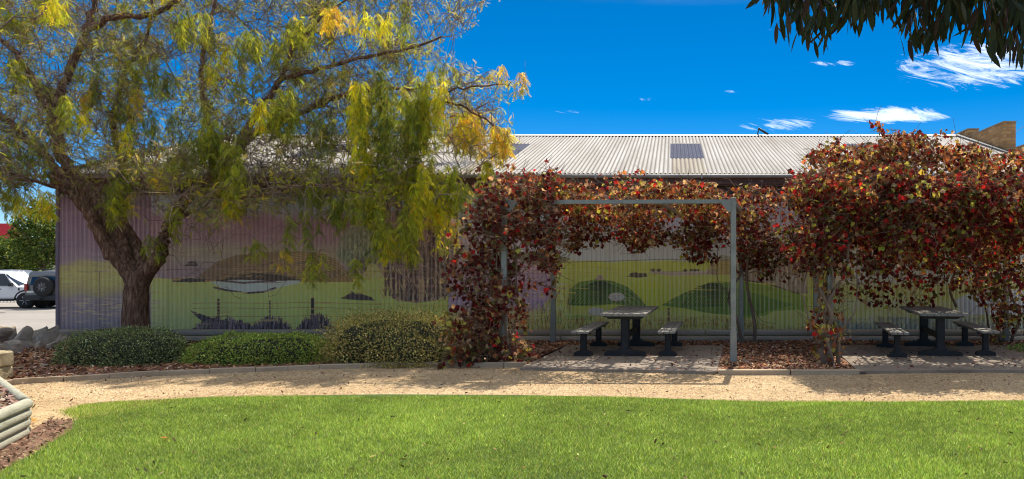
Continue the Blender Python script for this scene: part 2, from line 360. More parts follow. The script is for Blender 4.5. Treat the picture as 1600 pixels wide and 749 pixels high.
for k in range(46):
    x = rr.uniform(600, 712); yb = 470-abs(x-655)*.16+rr.uniform(-4, 3); x2 = x+rr.uniform(-12, 12)
    stroke([(x, yb), ((x+x2)/2+rr.uniform(-2, 2), (yb+330)/2), (x2, 312)], rr.uniform(1.4, 4.2), rr.choice([(46, 32, 44), (58, 40, 50), (38, 30, 38)]), .9)
for k in range(700):
    x = rr.uniform(596, 716); y = rr.uniform(320, 470); stroke([(x, y), (x+rr.uniform(-4, 4), y-rr.uniform(4, 10))], 1.1, rr.choice([(150, 140, 120), (60, 46, 54), (110, 98, 100)]), .6)
# fence and dark tussocks
for x, y0, y1, wd in ((342, 469, 505, 5), (422, 470, 503, 2.4), (489, 467, 506, 5.5)): stroke([(x, y0), (x, y1)], wd, (44, 38, 44))
for k, y in enumerate((473, 481, 494)): stroke([(300, y+1), (342, y), (422, y+1), (489, y-1), (600, y+3)], .8, (60, 56, 50), .8)
def tuss(x0, x1, hgt, base, cols, n, spread=4):
    for k in range(n):
        x = rr.uniform(x0, x1); e = math.sin(PI*(x-x0)/(x1-x0))**.5; yb = base-rr.random()*hgt*.55*e
        stroke([(x, yb), (x+rr.uniform(-spread, spread), yb-hgt*.5*e-rr.uniform(0, 4))], 1.5, rr.choice(cols), .95)
TC = [(40, 34, 48), (58, 48, 66), (92, 82, 100), (46, 40, 52)]
poly([(296, 484), (330, 496), (360, 503), (400, 512), (412, 523), (350, 523), (328, 512)], (46, 38, 54))
tuss(300, 400, 24, 522, TC, 330); tuss(392, 455, 26, 523, TC, 200); tuss(466, 524, 30, 523, TC, 240)
# mauve fields behind the left post
for k in range(90):
    x = rr.uniform(706, 866); y = rr.uniform(400, 486); stroke([(x, y), (x+rr.uniform(14, 50), y-rr.uniform(0, 3))], 1.1, rr.choice([(150, 130, 148), (96, 84, 100), (160, 146, 150)]), .5)
poly([(800, 402), (830, 392), (870, 398), (892, 404), (880, 412), (820, 410)], (70, 76, 62), .9)
for k in range(700):
    x = rr.uniform(820, 892); y = rr.uniform(450, 516); 
    if y > 520-(x-800)*.85: stroke([(x, y), (x+rr.uniform(-2, 2), y-rr.uniform(5, 10))], 1.1, rr.choice([(168, 160, 112), (70, 72, 44), (130, 128, 76)]), .9)
# bay one: vineyard hills
stroke([(866, 410), (960, 408), (1040, 405), (1140, 407)], 1.1, (66, 70, 56)); 
poly([(866, 424), (920, 418), (990, 422), (960, 430), (890, 432), (866, 432)], (140, 152, 84), .8)
stroke([(880, 420), (930, 417), (990, 424)], .8, (90, 96, 60), .8)
poly([(980, 432), (992, 423), (998, 427), (1010, 427), (1012, 432), (998, 434)], (52, 48, 50))
poly([(1012, 426), (1026, 422), (1040, 424), (1104, 423), (1116, 410), (1118, 430), (1104, 429), (1050, 431)], (132, 124, 130))
for x, r in ((1020, 4), (1030, 4), (1069, 4), (1080, 3), (1086, 3.4), (1090, 3)): poly(ell(x, 422, r, r*.7, 8), (46, 50, 44))
poly([(1104, 428), (1112, 412), (1124, 398), (1150, 402), (1150, 430), (1120, 430)], (92, 92, 84), .95, .3)
poly([(1000, 438), (1030, 440), (1045, 470), (1038, 486), (1004, 474), (984, 444)], (176, 164, 40), .8)
mA = [(888, 478), (890, 452), (905, 441), (930, 437), (955, 439), (980, 448), (1000, 466), (1010, 479), (985, 480), (960, 474), (930, 478)]
mB = [(1034, 477), (1060, 462), (1090, 448), (1115, 440), (1150, 441), (1200, 448), (1240, 462), (1262, 480), (1230, 484), (1190, 490), (1150, 494), (1100, 488), (1070, 482)]
for mm, cxm, cym in ((mA, 937, 438), (mB, 1112, 441)):
    poly(mm, (66, 98, 44))
    for k in range(30):
        a = -1.25+2.5*k/29; ex = cxm+math.tan(a)*26; stroke([(cxm+a*5, cym+2), (cxm+(ex-cxm)*.6, cym+20), (max(min(ex, cxm+70), cxm-46), cym+38)], 1.3, (28, 46, 22), .9)
    stroke(mm[:7], .9, (44, 56, 36), .8)
poly([(930, 437), (934, 430), (941, 430), (944, 437)], (110, 104, 110))
for cx_, cy_ in ((963, 464), (932, 487)): poly(ell(cx_, cy_, 13, 7, 14), (150, 136, 144)); stroke(ell(cx_, cy_, 13, 7, 14, 0, PI), 1, (70, 60, 60), .8)
poly([(868, 498), (900, 492), (930, 494), (940, 512), (868, 516)], (88, 124, 66)); poly([(1040, 500), (1100, 494), (1150, 498), (1150, 513), (1060, 513)], (112, 136, 66))
for k in range(1700):
    x = rr.uniform(868, 1262); y = rr.uniform(500, 517); stroke([(x, y), (x+rr.uniform(-2, 2), y-rr.uniform(4, 9))], 1.0, rr.choice([(172, 160, 112), (64, 60, 44), (124, 116, 72)]), .8)
stroke([(1045, 482), (1045, 505)], 3, (66, 54, 52))
# between the pergolas and bay two
poly([(1150, 380), (1262, 380), (1262, 460), (1236, 456), (1200, 444), (1150, 436)], (104, 102, 104))
for k in range(800):
    x = rr.uniform(1150, 1500); y = rr.uniform(380, 452); 
    if y < 436+(x-1150)*.2 and (x < 1262 or y < 440): stroke([(x, y), (x+rr.uniform(-3, 3), y-rr.uniform(6, 16))], 1.4, rr.choice([(60, 56, 60), (170, 168, 164), (112, 112, 104), (84, 80, 88)]), .75)
stroke([(1160, 437), (1200, 444), (1250, 460)], 2.2, (54, 44, 44))
poly([(1150, 438), (1200, 446), (1262, 464), (1262, 490), (1200, 492), (1150, 500)], (84, 114, 46)); poly([(1150, 450), (1240, 476), (1180, 492), (1150, 494)], (58, 94, 42), .8)
poly([(1180, 500), (1210, 486), (1250, 484), (1280, 500), (1270, 508), (1200, 509)], (158, 158, 92))
rows(1300, X1, [(300, (150, 150, 160)), (440, (140, 150, 150)), (446, (160, 170, 96)), (462, (150, 162, 84)), (474, (160, 160, 120)), (490, (110, 130, 96)), (502, (90, 112, 116)), (532, (110, 124, 130))], 1.5)
poly([(1320, 505), (1330, 484), (1350, 478), (1380, 488), (1400, 506)], (160, 160, 108)); poly([(1300, 500), (1370, 494), (1480, 500), (1480, 516), (1300, 516)], (76, 96, 104), .8)
for k in range(500):
    x = rr.uniform(1330, 1560); y = rr.uniform(440, 512); stroke([(x, y), (x+rr.uniform(-2, 2), y-rr.uniform(4, 12))], 1.2, rr.choice([(70, 90, 60), (176, 176, 170), (90, 100, 110), (136, 148, 80)]), .55)
poly([(1490, 470), (1520, 455), (1600, 452), (1640, 470), (1640, 492), (1500, 492)], (150, 168, 190), .8)
stroke([(X0, 517), (X1, 517)], 2.2, (60, 56, 54), .6)
for k in range(60):     # furrows and field lines
    y = rr.choice([rr.uniform(446, 480), rr.uniform(410, 432)]); x = rr.uniform(560, 1240); stroke([(x, y), (x+rr.uniform(30, 90), y+rr.uniform(-2, 2)), (x+rr.uniform(100, 150), y+rr.uniform(-4, 4))], .8, (84, 84, 46), .45)
for k in range(260):
    x = rr.gauss(420, 60); y = 434-rr.random()*30*math.exp(-((x-450)/70)**2); stroke([(x, y), (x+rr.uniform(2, 8), y-rr.uniform(-1, 3))], 1.1, rr.choice([(60, 48, 34), (118, 104, 70), (44, 36, 30)]), .6)
for k in range(160):
    x = rr.uniform(270, 320); stroke([(x, 440), (x+rr.uniform(-2, 2), 436)], 1, DK, .7)
for k in range(150):
    x = rr.uniform(92, 235); y = rr.choice([rr.gauss(430, 14), rr.gauss(495, 14)]); stroke([(x, y), (x+rr.uniform(5, 16), y+rr.uniform(-1, 1))], 1.3, rr.choice([(150, 148, 76), (96, 100, 66), (120, 110, 118), (86, 80, 90)]), .4)
for k in range(900):
    x = rr.uniform(1262, 1600); y = rr.uniform(440, 515); stroke([(x, y), (x+rr.uniform(-3, 3), y-rr.uniform(3, 10))], 1.3, rr.choice([(60, 76, 50), (160, 170, 120), (84, 100, 110), (190, 186, 170), (120, 140, 60)]), .5)
for q_ in range(3200):      # brushwork
    x_ = rr.uniform(X0, X1); y_ = rr.uniform(306, 518); i_ = int((y_-Y0)*SSX); j_ = int((x_-X0)*SSX)
    c_ = IMG[min(i_, MH-1), min(j_, MW-1)]*rr.choice([.8, .87, 1.12, 1.2]); c_ = np.clip(c_, 0, 1); c_ = 255*np.where(c_ <= .0031308, c_*12.92, 1.055*c_**(1/2.4)-.055)
    stroke([(x_, y_), (x_+rr.uniform(6, 34), y_+rr.uniform(-1.5, 1.5))], rr.uniform(.8, 2.4), tuple(c_), rr.uniform(.2, .6))
g_ = IMG.mean(2, keepdims=True); IMG = g_+(IMG-g_)*np.interp(PXX, [300, 900], [.62, .95])[..., None].astype(np.float32)
IMG *= (.86+.28*fine[..., None])*np.interp(PXX, [250, 800], [1.22, 1.0])[..., None].astype(np.float32)
gw = np.clip((IMG[..., 1]-IMG[..., 2])/(IMG[..., 1]+1e-4)*2.2, 0, 1)[..., None]; IMG *= gw*np.array([1.50, 1.08, .62], np.float32)+(1-gw)*np.array([1.38, 1.0, .74], np.float32)
GAIN = 3.0
rgba = np.ones((MH, MW, 4), np.float32); rgba[..., :3] = np.clip(IMG*GAIN, .01, .8)
im = bpy.data.images.new('painted_landscape', MW, MH, float_buffer=True); im.colorspace_settings.name = 'Linear Rec.709'
im.pixels.foreach_set(rgba[::-1].ravel()); im.pack()
DW = 15.6                                   # depth of the mural wall
m_mural, t, b = base_mat('painted_corrugated_iron', .38, .1, .55)
g = t.nodes.new('ShaderNodeNewGeometry'); mp = t.nodes.new('ShaderNodeMapping'); s_ = t.nodes.new('ShaderNodeSeparateXYZ'); c_ = t.nodes.new('ShaderNodeCombineXYZ')
t.links.new(g.outputs['Position'], s_.inputs[0])
def mad(src, k, a):
    n = t.nodes.new('ShaderNodeMath'); n.operation = 'MULTIPLY_ADD'; n.inputs[1].default_value = k; n.inputs[2].default_value = a; t.links.new(src, n.inputs[0]); return n.outputs[0]
t.links.new(mad(s_.outputs[0], F/DW/(X1-X0), (CX-X0)/(X1-X0)), c_.inputs[0])
t.links.new(mad(s_.outputs[2], F/DW/(Y1-Y0), 1-(CY+H*F/DW-Y0)/(Y1-Y0)), c_.inputs[1])
ti = t.nodes.new('ShaderNodeTexImage'); ti.image = im; ti.extension = 'EXTEND'; t.links.new(c_.outputs[0], ti.inputs[0])
dirt = noise(t, coord(t, 'world', (1.5, 1, .3)), 3, 8, .65)
cc = mixc(t, .5, ti.outputs[0], ramp(t, dirt, [(.3, (.7, .68, .66)), (.6, (1.05, 1.05, 1.05))]), 'MULTIPLY')
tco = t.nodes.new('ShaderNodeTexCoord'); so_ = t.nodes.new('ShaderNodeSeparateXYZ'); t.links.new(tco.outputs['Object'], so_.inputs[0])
crest = mad(so_.outputs[2], 75, .05); crest.node.use_clamp = True       # faded paint on the crests, paled further to paint in lit ribs
crest_pale = t.nodes.new('ShaderNodeMath'); crest_pale.operation = 'MULTIPLY'; t.links.new(crest, crest_pale.inputs[0]); t.links.new(ramp(t, dirt, [(.2, (.35, .35, .35)), (.75, (.68, .68, .68))]), crest_pale.inputs[1])
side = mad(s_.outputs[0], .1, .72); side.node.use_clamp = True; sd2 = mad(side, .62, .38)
fd2 = t.nodes.new('ShaderNodeMath'); fd2.operation = 'MULTIPLY'; t.links.new(crest_pale.outputs[0], fd2.inputs[0]); t.links.new(sd2, fd2.inputs[1])
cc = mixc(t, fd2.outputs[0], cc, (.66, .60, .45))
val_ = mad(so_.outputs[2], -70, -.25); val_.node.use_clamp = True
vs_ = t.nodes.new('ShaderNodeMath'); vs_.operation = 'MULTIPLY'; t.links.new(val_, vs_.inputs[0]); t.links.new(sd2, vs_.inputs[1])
cc = mixc(t, mad(vs_.outputs[0], .75, 0), cc, mixc(t, 1.0, cc, (.28, .26, .24), 'MULTIPLY'))      # rib shade painted into the colour of the valleys
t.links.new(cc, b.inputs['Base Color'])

# ---------------------------------------------------------------- ground
def sheet(name, pts, z, mat, kind='structure', sub=0):
    bm = bmesh.new(); vs = [bm.verts.new((p[0], p[1], z)) for p in pts]; f = bm.faces.new(vs); f.normal_update()
    if f.normal.z < 0: f.normal_flip()
    bmesh.ops.triangulate(bm, faces=bm.faces)
    me = bpy.data.meshes.new(name); bm.to_mesh(me); bm.free(); o = link(name, me, None, mat)
    if kind: o['kind'] = kind
    return o
def gz(x, y):                                # the garden is level; the car park behind lies lower
    tl = np.clip((y-16.0)/6.0, 0, 1); s = tl*tl*(3-2*tl)
    return -.03-.56*s
gx = np.concatenate([[-900, -400, -150, -80], np.linspace(-50, 50, 81), [80, 150, 400, 900]]); gy = np.concatenate([[-300, -80, -30], np.linspace(-12, 60, 97), [90, 150, 400, 1500]])
GX, GY = np.meshgrid(gx, gy); V = np.stack([GX, GY, gz(GX, GY)], 2).reshape(-1, 3); nx = len(gx)
ii, jj = np.meshgrid(np.arange(len(gy)-1), np.arange(nx-1), indexing='ij'); q = (ii*nx+jj).ravel()
o = np_mesh('ground', V, np.stack([q, q+1, q+nx+1, q+nx], 1), m_ground, smooth=True); o['kind'] = 'structure'
V = np.array([(-120, 16.5, gz(0, 16.5)+.012), (-13.3, 16.5, gz(0, 16.5)+.012)]+[(x, y, gz(0, y)+.012) for y in (17.5, 18.5, 19.5, 20.5, 22, 30, 42, 120) for x in (-120, -13.3)])
Fc = np.array([[2*i, 2*i+1, 2*i+3, 2*i+2] for i in range(len(V)//2-1)])
o = np_mesh('car_park', V, Fc, m_asph); o['kind'] = 'structure'
m_drain = M('drain_asphalt', (.13, .11, .10), (.2, .18, .16), 2, .9, 20, .003)
o = sheet('asphalt_patch', [(-31.5+1.9*math.cos(a)*(1+.1*math.sin(3*a)), 32.2+1.3*math.sin(a)) for a in np.linspace(0, 2*PI, 20)[:-1]], -.59+.012+.006, m_drain)

edge_px = [(-260, 640), (-60, 612), (20, 601), (100, 596), (250, 587), (400, 581), (500, 577), (640, 574), (740, 574), (822, 574)]
edge = [G(*p) for p in edge_px]
lawn_px = [(-60, 668), (40, 643), (75, 638), (180, 629), (300, 623), (450, 619), (600, 617), (800, 618), (950, 621), (1100, 626), (1210, 629), (1400, 629), (1640, 627), (2100, 624)]
lawn_e = [G(*p) for p in lawn_px]
o = sheet('gravel_path', [(-20, 11.5), (-20, 2), (16, 2), (16, 11.6), (8, 11.45), (0, 11.4)][::1] if False else [(-22, 3), (14, 3), (14, 13.2), (-1.5, 13.2), (-2.5, 12.4)]+[(p.x, p.y) for p in edge[::-1]]+[(-22, 9.5)], 0.0, m_path)
bed = [(p.x, p.y+.04) for p in edge]+[(-2.35, 12.0), (-2.0, 15.6), (-13.5, 15.6), (-13.5, 16.3), (-22, 16.3), (-22, 9)]
o = sheet('mulch_bed', bed, .035, m_mulch)
rb = [G(1118, 587), G(1341, 587)]
o = sheet('middle_mulch_bed', [(.55, 11.0), (2.9, 10.95), (2.9, 15.5), (.9, 15.5)], .032, m_mulch)
o = sheet('back_mulch_strip', [(-2.4, 14.2), (9, 14.2), (9, 15.6), (-2.4, 15.6)], .029, m_mulch)
# concrete slabs with a broken front lip
def slab(name, fl, fr, br, bl, z=.045):
    mb = MB(); n = 14; rs = random.Random(5)
    fr_ = [Vector(fl).lerp(Vector(fr), i/n) for i in range(n+1)]
    ol = [(p.x, p.y+rs.uniform(-.05, .05)) for p in fr_]+[tuple(br), tuple(bl)]
    mb.prism(ol, 'z', -.05, z); o = mb.build(name, m_slab); o['kind'] = 'structure'; return o
slab('paving_slab', (-2.35, 11.35), (.66, 10.95), (1.02, 14.45), (-2.02, 14.45))
slab('paving_slab', (2.78, 10.98), (8.6, 11.3), (8.9, 14.45), (3.1, 14.45))

# ---------------------------------------------------------------- timber edging
def board(parent, name, a, b_, hgt, wd, mat, z0=-.03):
    a = Vector((a[0], a[1], 0)); b_ = Vector((b_[0], b_[1], 0)); t_ = (b_-a).normalized(); n_ = Vector((-t_.y, t_.x, 0))
    mb = MB(); rs = random
    pts = [a+t_*.004, b_-t_*.004]; V = []
    for p in pts:
        for s, z in ((-.5, z0), (.5, z0), (.5, hgt-.008), (.42, hgt), (-.42, hgt), (-.5, hgt-.008)): V.append(p+n_*wd*s+Vector((0, 0, z)))
    Fc = [(0, 1, 2, 3, 4, 5)[::-1], (6, 7, 8, 9, 10, 11)]+[(i, (i+1) % 6, 6+(i+1) % 6, 6+i) for i in range(6)]
    mb.add([v_-parent.location for v_ in V], Fc); return mb.build(name, mat, parent)
ed = empty('garden_edging', (-5, 11.4, 0), 'long low timber edging between the gravel path and the hedge bed', 'edging')
e2 = smooth_path([(p.x, p.y) for p in edge], 2)
for a, c in zip(e2[:-1], e2[1:]):
    board(ed, 'edging_board', a, c, .075+random.uniform(-.008, .008), .07, m_kerb)
ed2 = empty('garden_edging', (1.7, 10.95, 0), 'short straight kerb in front of the mulch bed between the two slabs', 'edging')
for x0, x1 in ((.68, 1.75), (1.76, 2.78)): board(ed2, 'edging_board', (x0, 10.93), (x1, 10.95), .075, .11, m_kerb)

# ---------------------------------------------------------------- shed
XL, XR = -13.0, 8.34
PITCH = .762/8
SL = .304; SA = math.atan(SL); YE, ZE = 15.40, 3.52; YR_ = 21.4; ZR = ZE+SL*(YR_-YE)
def corr(width_waves, length, seg=8, amp=.0125, nrow=1):
    n = int(width_waves*seg)+1; xs = np.arange(n)*PITCH/seg; z = amp*np.cos(2*PI*xs/PITCH)
    V = []; 
    for r in range(nrow+1):
        for i in range(n): V.append((xs[i], length*r/nrow, z[i]))
    Fc = [(r*n+i, r*n+i+1, (r+1)*n+i+1, (r+1)*n+i) for r in range(nrow) for i in range(n-1)]
    return V, Fc
shed = empty('corrugated_shed', (-2.3, 15.6, 0), 'long iron shed with a pale corrugated roof and a painted landscape wall', 'shed')
def sheetmesh(name, waves, length, mat):
    V, Fc = corr(waves, length); me = bpy.data.meshes.new(name); me.from_pydata(V, [], Fc)
    me.polygons.foreach_set('use_smooth', [True]*len(Fc)); me.materials.append(mat); me.update(); return me
LEN = (YR_-YE)/math.cos(SA)
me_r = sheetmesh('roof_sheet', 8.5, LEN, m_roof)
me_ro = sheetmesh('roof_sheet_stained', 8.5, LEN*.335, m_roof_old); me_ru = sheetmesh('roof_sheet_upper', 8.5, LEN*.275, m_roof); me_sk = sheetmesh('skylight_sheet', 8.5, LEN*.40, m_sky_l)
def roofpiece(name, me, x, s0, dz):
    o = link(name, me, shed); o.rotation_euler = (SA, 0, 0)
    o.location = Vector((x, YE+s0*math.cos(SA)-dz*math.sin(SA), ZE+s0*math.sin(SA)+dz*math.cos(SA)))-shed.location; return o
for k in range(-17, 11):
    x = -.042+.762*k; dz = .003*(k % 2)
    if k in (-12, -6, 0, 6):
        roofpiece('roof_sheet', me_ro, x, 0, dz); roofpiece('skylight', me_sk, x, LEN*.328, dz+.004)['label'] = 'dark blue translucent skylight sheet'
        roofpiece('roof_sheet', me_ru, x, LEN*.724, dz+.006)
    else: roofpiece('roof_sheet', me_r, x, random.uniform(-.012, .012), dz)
def sb(name, lo, hi, mat, bev=0, label=None):
    mb = MB(); mb.box(Vector(lo)-shed.location, Vector(hi)-shed.location, bev); o = mb.build(name, mat, shed)
    if label: o['label'] = label
    return o
# far slope, closed as a single sheeted plane
mb = MB(); y2 = 2*YR_-YE
n = int((XR-XL)/PITCH*4)+1; V = []; 
for i in range(n):
    x = XL+i*PITCH/4; a = .0125*math.cos(2*PI*i/4); V += [(x, YR_, ZR+a), (x, y2, ZE+a)]
mb.add([Vector(v_)-shed.location for v_ in V], [(2*i, 2*i+2, 2*i+3, 2*i+1) for i in range(n-1)], True); mb.build('rear_roof', m_roof, shed)
mb = MB(); mb.prism([(YR_-.17, ZR-.02), (YR_, ZR+.045), (YR_+.17, ZR-.02), (YR_, ZR+.03)], 'x', XL-.02+2.3, XR+2.3)
for v_i in range(len(mb.v)): x, y, z = mb.v[v_i]; mb.v[v_i] = (x, y-15.6, z)
mb.build('ridge_cap', m_gut, shed)
# gutter (half round), fascia, verge
mb = MB(); gp = [(YE-.10+.055*math.cos(a), ZE-.045+.055*math.sin(a)) for a in np.linspace(PI*.95, 2.05*PI, 9)]; gp2 = [(YE-.10+.049*math.cos(a), ZE-.04+.049*math.sin(a)) for a in np.linspace(2.05*PI, PI*.95, 9)]
mb.prism([(y-15.6, z) for y, z in gp+gp2], 'x', XL-.05+2.3, XR+2.3); mb.build('gutter', m_gut, shed)
for k in range(10):
    x = XL+.4+k*2.2; sb('gutter_bracket', (x, YE-.165, ZE-.115), (x+.03, YE-.02, ZE-.02), m_gut)
sb('fascia', (XL, YE-.035, ZE-.215), (XR, YE-.005, ZE-.03), m_fascia, 0, 'rusty brown fascia under the gutter')
sb('soffit_beam', (XL, YE, ZE-.25), (XR, DW+.02, ZE-.19), m_fascia)
for s, nm in ((XL-.04, 'verge_flashing'), (XR-.12, 'verge_flashing')):
    mb = MB(); V = []
    for y, z in ((YE-.02, ZE), (YR_, ZR)):
        V += [(s, y, z-.06), (s+.16, y, z-.06), (s+.16, y, z+.045), (s, y, z+.045)]
    mb.add([Vector(v_)-shed.location for v_ in V], [(0, 1, 2, 3)[::-1], (4, 5, 6, 7), (0, 1, 5, 4), (1, 2, 6, 5), (2, 3, 7, 6), (3, 0, 4, 7)]); mb.build(nm, flat('dark_flashing', (.07, .075, .085), .5), shed)
# walls: mural sheets in front, plain rusty sheets above them and round the corner
ZM0, ZM1, ZT = .10, H+(CY-304)/F*DW, ZE-.2
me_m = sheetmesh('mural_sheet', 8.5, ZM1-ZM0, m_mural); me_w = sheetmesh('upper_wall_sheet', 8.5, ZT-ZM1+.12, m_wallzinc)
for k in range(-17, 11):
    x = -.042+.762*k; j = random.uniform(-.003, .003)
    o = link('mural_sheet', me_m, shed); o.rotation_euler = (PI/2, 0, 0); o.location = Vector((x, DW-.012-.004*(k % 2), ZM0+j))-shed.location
    o = link('upper_wall_sheet', me_w, shed); o.rotation_euler = (PI/2, 0, 0); o.location = Vector((x, DW+.03-.004*(k % 2), ZM1-.12))-shed.location
sb('mural_top_rail', (XL+.02, DW-.028, ZM1-.004), (XR, DW+.0, ZM1+.03), flat('dark_rail', (.05, .045, .05), .6))
sb('corner_flashing', (XL-.035, DW-.04, .1), (XL+.03, DW+.03, ZT), M('painted_corner', (.17, .13, .18), (.26, .22, .24), 2, .5, 30, .001))
mb = MB()
V, Fc = corr((2*(YR_-DW))/PITCH, 1)
n = len(V)//2; VV = []
for i in range(n):
    yv = DW+V[i][0]; zt = ZE+SL*(yv-YE) if yv < YR_ else ZE+SL*(2*YR_-YE-yv); VV += [(XL+.01+V[i][2], yv, -.6), (XL+.01+V[i][2], yv, zt-.05)]
mb.add([Vector(v_)-shed.location for v_ in VV], [(2*i, 2*i+2, 2*i+3, 2*i+1) for i in range(n-1)], True); mb.build('side_wall', m_wallzinc, shed)
sb('rear_wall', (XL+.05, 2*YR_-DW-.05, -.6), (XR, 2*YR_-DW, ZE), m_wallzinc); sb('footing', (XL, DW+.01, -.1), (XR, DW+.1, .14), m_slab)
# small A-shaped bracket on the ridge
br_ = empty('ridge_bracket', (2.6, 21.4, ZR), 'small dark metal bracket standing on the shed ridge', 'bracket')
br_.location = P(1190, 214, 21.4); br_.location.z = ZR+.03
mb = MB()
mb.tube([(-.12, 0, 0), (-.08, 0, .2)], .018, 6); mb.tube([(-.08, 0, .2), (.2, 0, .02)], .018, 6); mb.tube([(-.16, .1, .0), (.26, .1, .0)], .02, 6); mb.tube([(-.08, .14, .2), (.2, .14, .02)], .018, 6); mb.tube([(-.08, 0, .2), (-.08, .14, .2)], .015, 6)
mb.build('bracket_frame', m_black, br_)
mb = MB(); mb.box((-.22, -.08, -.03), (.32, .2, -.005)); mb.build('base_plate', m_gut, br_)

# ---------------------------------------------------------------- brick building on the right
m_brick, t, b = base_mat('tan_brickwork', .9, 0, .2)
g = t.nodes.new('ShaderNodeNewGeometry'); s_ = t.nodes.new('ShaderNodeSeparateXYZ'); t.links.new(g.outputs['Position'], s_.inputs[0])
ad = t.nodes.new('ShaderNodeMath'); ad.operation = 'ADD'; t.links.new(s_.outputs[0], ad.inputs[0]); t.links.new(s_.outputs[1], ad.inputs[1])
c_ = t.nodes.new('ShaderNodeCombineXYZ'); t.links.new(ad.outputs[0], c_.inputs[0]); t.links.new(s_.outputs[2], c_.inputs[1])
bt = t.nodes.new('ShaderNodeTexBrick'); bt.inputs['Scale'].default_value = 1; bt.inputs['Brick Width'].default_value = .24; bt.inputs['Row Height'].default_value = .086
bt.inputs['Mortar Size'].default_value = .008; bt.inputs['Color1'].default_value = (.42, .22, .085, 1); bt.inputs['Color2'].default_value = (.60, .36, .15, 1); bt.inputs['Mortar'].default_value = (.38, .28, .18, 1)
t.links.new(c_.outputs[0], bt.inputs['Vector'])
cc = mixc(t, .6, bt.outputs['Color'], ramp(t, noise(t, coord(t, 'world'), 1.6, 7, .6), [(.3, (.55, .5, .46)), (.65, (1.1, 1.1, 1.1))]), 'MULTIPLY'); t.links.new(cc, b.inputs['Base Color']); bump(t, b, bt.outputs['Fac'], -.006)
bb = empty('brick_building', (11, 15.4, 0), 'brown brick building with stepped parapets beyond the right end of the shed', 'building')
def bbx(name, lo, hi, mat, bev=0):
    mb = MB(); mb.box(Vector(lo)-bb.location, Vector(hi)-bb.location, bev); return mb.build(name, mat, bb)
bbx('wall', (8.40, 15.7, -.1), (15, 23.5, 4.1), m_brick); bbx('roof', (8.72, 15.9, 4.102), (14.9, 23.4, 4.16), m_gut)
for (y0, y1, z) in ((15.72, 18.555, 4.44), (18.56, 20.80, 5.20), (20.805, 23.4, 5.42)):
    bbx('parapet', (8.37, y0, 3.4), (8.67, y1, z), m_brick); bbx('coping', (8.355, y0-.012, z+.001), (8.685, y1+.0, z+.035), M('coping_stone', (.25, .19, .12), (.36, .28, .19), 3))
# cables
pl = empty('power_line', P(1600, 240, 40), 'two thin dark cables crossing the sky at the far right edge', 'power line')
for a, b_ in (((1500, 262), (1760, 60)), ((1500, 285), (1760, 120))):
    A = P(*a, 40); B = P(*b_, 40); pts = [A.lerp(B, i/10)-Vector((0, 0, .5*math.sin(PI*i/10)))-pl.location for i in range(11)]
    mb = MB(); mb.tube(pts, .012, 4); mb.build('cable', m_black, pl)

# ---------------------------------------------------------------- logs along the wall foot
le = empty('retaining_logs', (-2, 15.2, 0), 'two courses of weathered timber sleepers along the foot of the mural', 'retaining edge')
def log(parent, x0, x1, y, z, r, mat, ry=None, name='sleeper', vary=.02):
    ry = ry or r; n = 14; mb = MB(); L_ = x1-x0; pts = []
    rings = [(0, .82), (.02, 1), (L_*.5, 1+random.uniform(-vary, vary)), (L_-.02, 1), (L_, .82)]; V = []
    for s, q in rings:
        for j in range(n):
            a = 2*PI*j/n; cxx, szz = math.cos(a), math.sin(a)
            ex = .55; V.append((x0+s, y+ry*q*math.copysign(abs(cxx)**ex, cxx), z+r*q*math.copysign(abs(szz)**ex, szz)))
    k = len(rings); Fc = [(i*n+j, i*n+(j+1) % n, (i+1)*n+(j+1) % n, (i+1)*n+j) for i in range(k-1) for j in range(n)]+[tuple(range(n))[::-1], tuple(range((k-1)*n, k*n))]
    mb.add([Vector(v_)-parent.location for v_ in V], Fc, True); return mb.build(name, mat, parent)
x = -13.1; k = 0
while x < 9.5:
    w_ = random.choice((2.4, 2.4, 1.8)); log(le, x, x+w_-.012, 15.36+random.uniform(-.01, .01), .205, .062, m_timber2, .09); x += w_
x = -11.9
while x < 9.5:
    w_ = random.choice((2.4, 2.4, 3.0)); log(le, x, x+w_-.012, 15.30+random.uniform(-.01, .01), .07, .068, m_timber2, .09); x += w_

# ---------------------------------------------------------------- pergolas
def post(parent, x, y, h, s=.045):
    mb = MB(); mb.box((x-s, y-s, .0), (x+s, y+s, h), .006); o = mb.build('post', m_steel, parent)
    mb = MB(); mb.box((x-s-.008, y-s-.008, -.05), (x+s+.008, y+s+.008, .56), .004); mb.build('post_sleeve', m_steel, o)
    mb = MB(); mb.tube([(x-s-.03, y, .60), (x+s+.02, y, .60)], .01, 6); mb.build('bolt', m_steel, o)
    return o
def beam(parent, a, b_, hh_=.05, ww=.035, name='beam'):
    a = Vector(a); b_ = Vector(b_); t_ = (b_-a).normalized(); n_ = Vector((-t_.y, t_.x, 0)).normalized(); u = t_.cross(n_)*-1
    V = []
    for p in (a, b_):
        for s, r in ((-1, -1), (1, -1), (1, 1), (-1, 1)): V.append(p+n_*ww*s+Vector((0, 0, 1))*hh_*r)
    mb = MB(); mb.add(V, [(0, 1, 2, 3)[::-1], (4, 5, 6, 7), (0, 1, 5, 4), (1, 2, 6, 5), (2, 3, 7, 6), (3, 0, 4, 7)]); return mb.build(name, m_steel, parent)
def gusset(parent, x, y, z, s):
    mb = MB(); mb.prism([(x, z+.02), (x+s*.17, z+.02), (x+s*.17, z-.02), (x+s*.05, z-.17), (x, z-.17)], 'y', y-.055, y-.047); mb.build('gusset_plate', m_steel, parent)
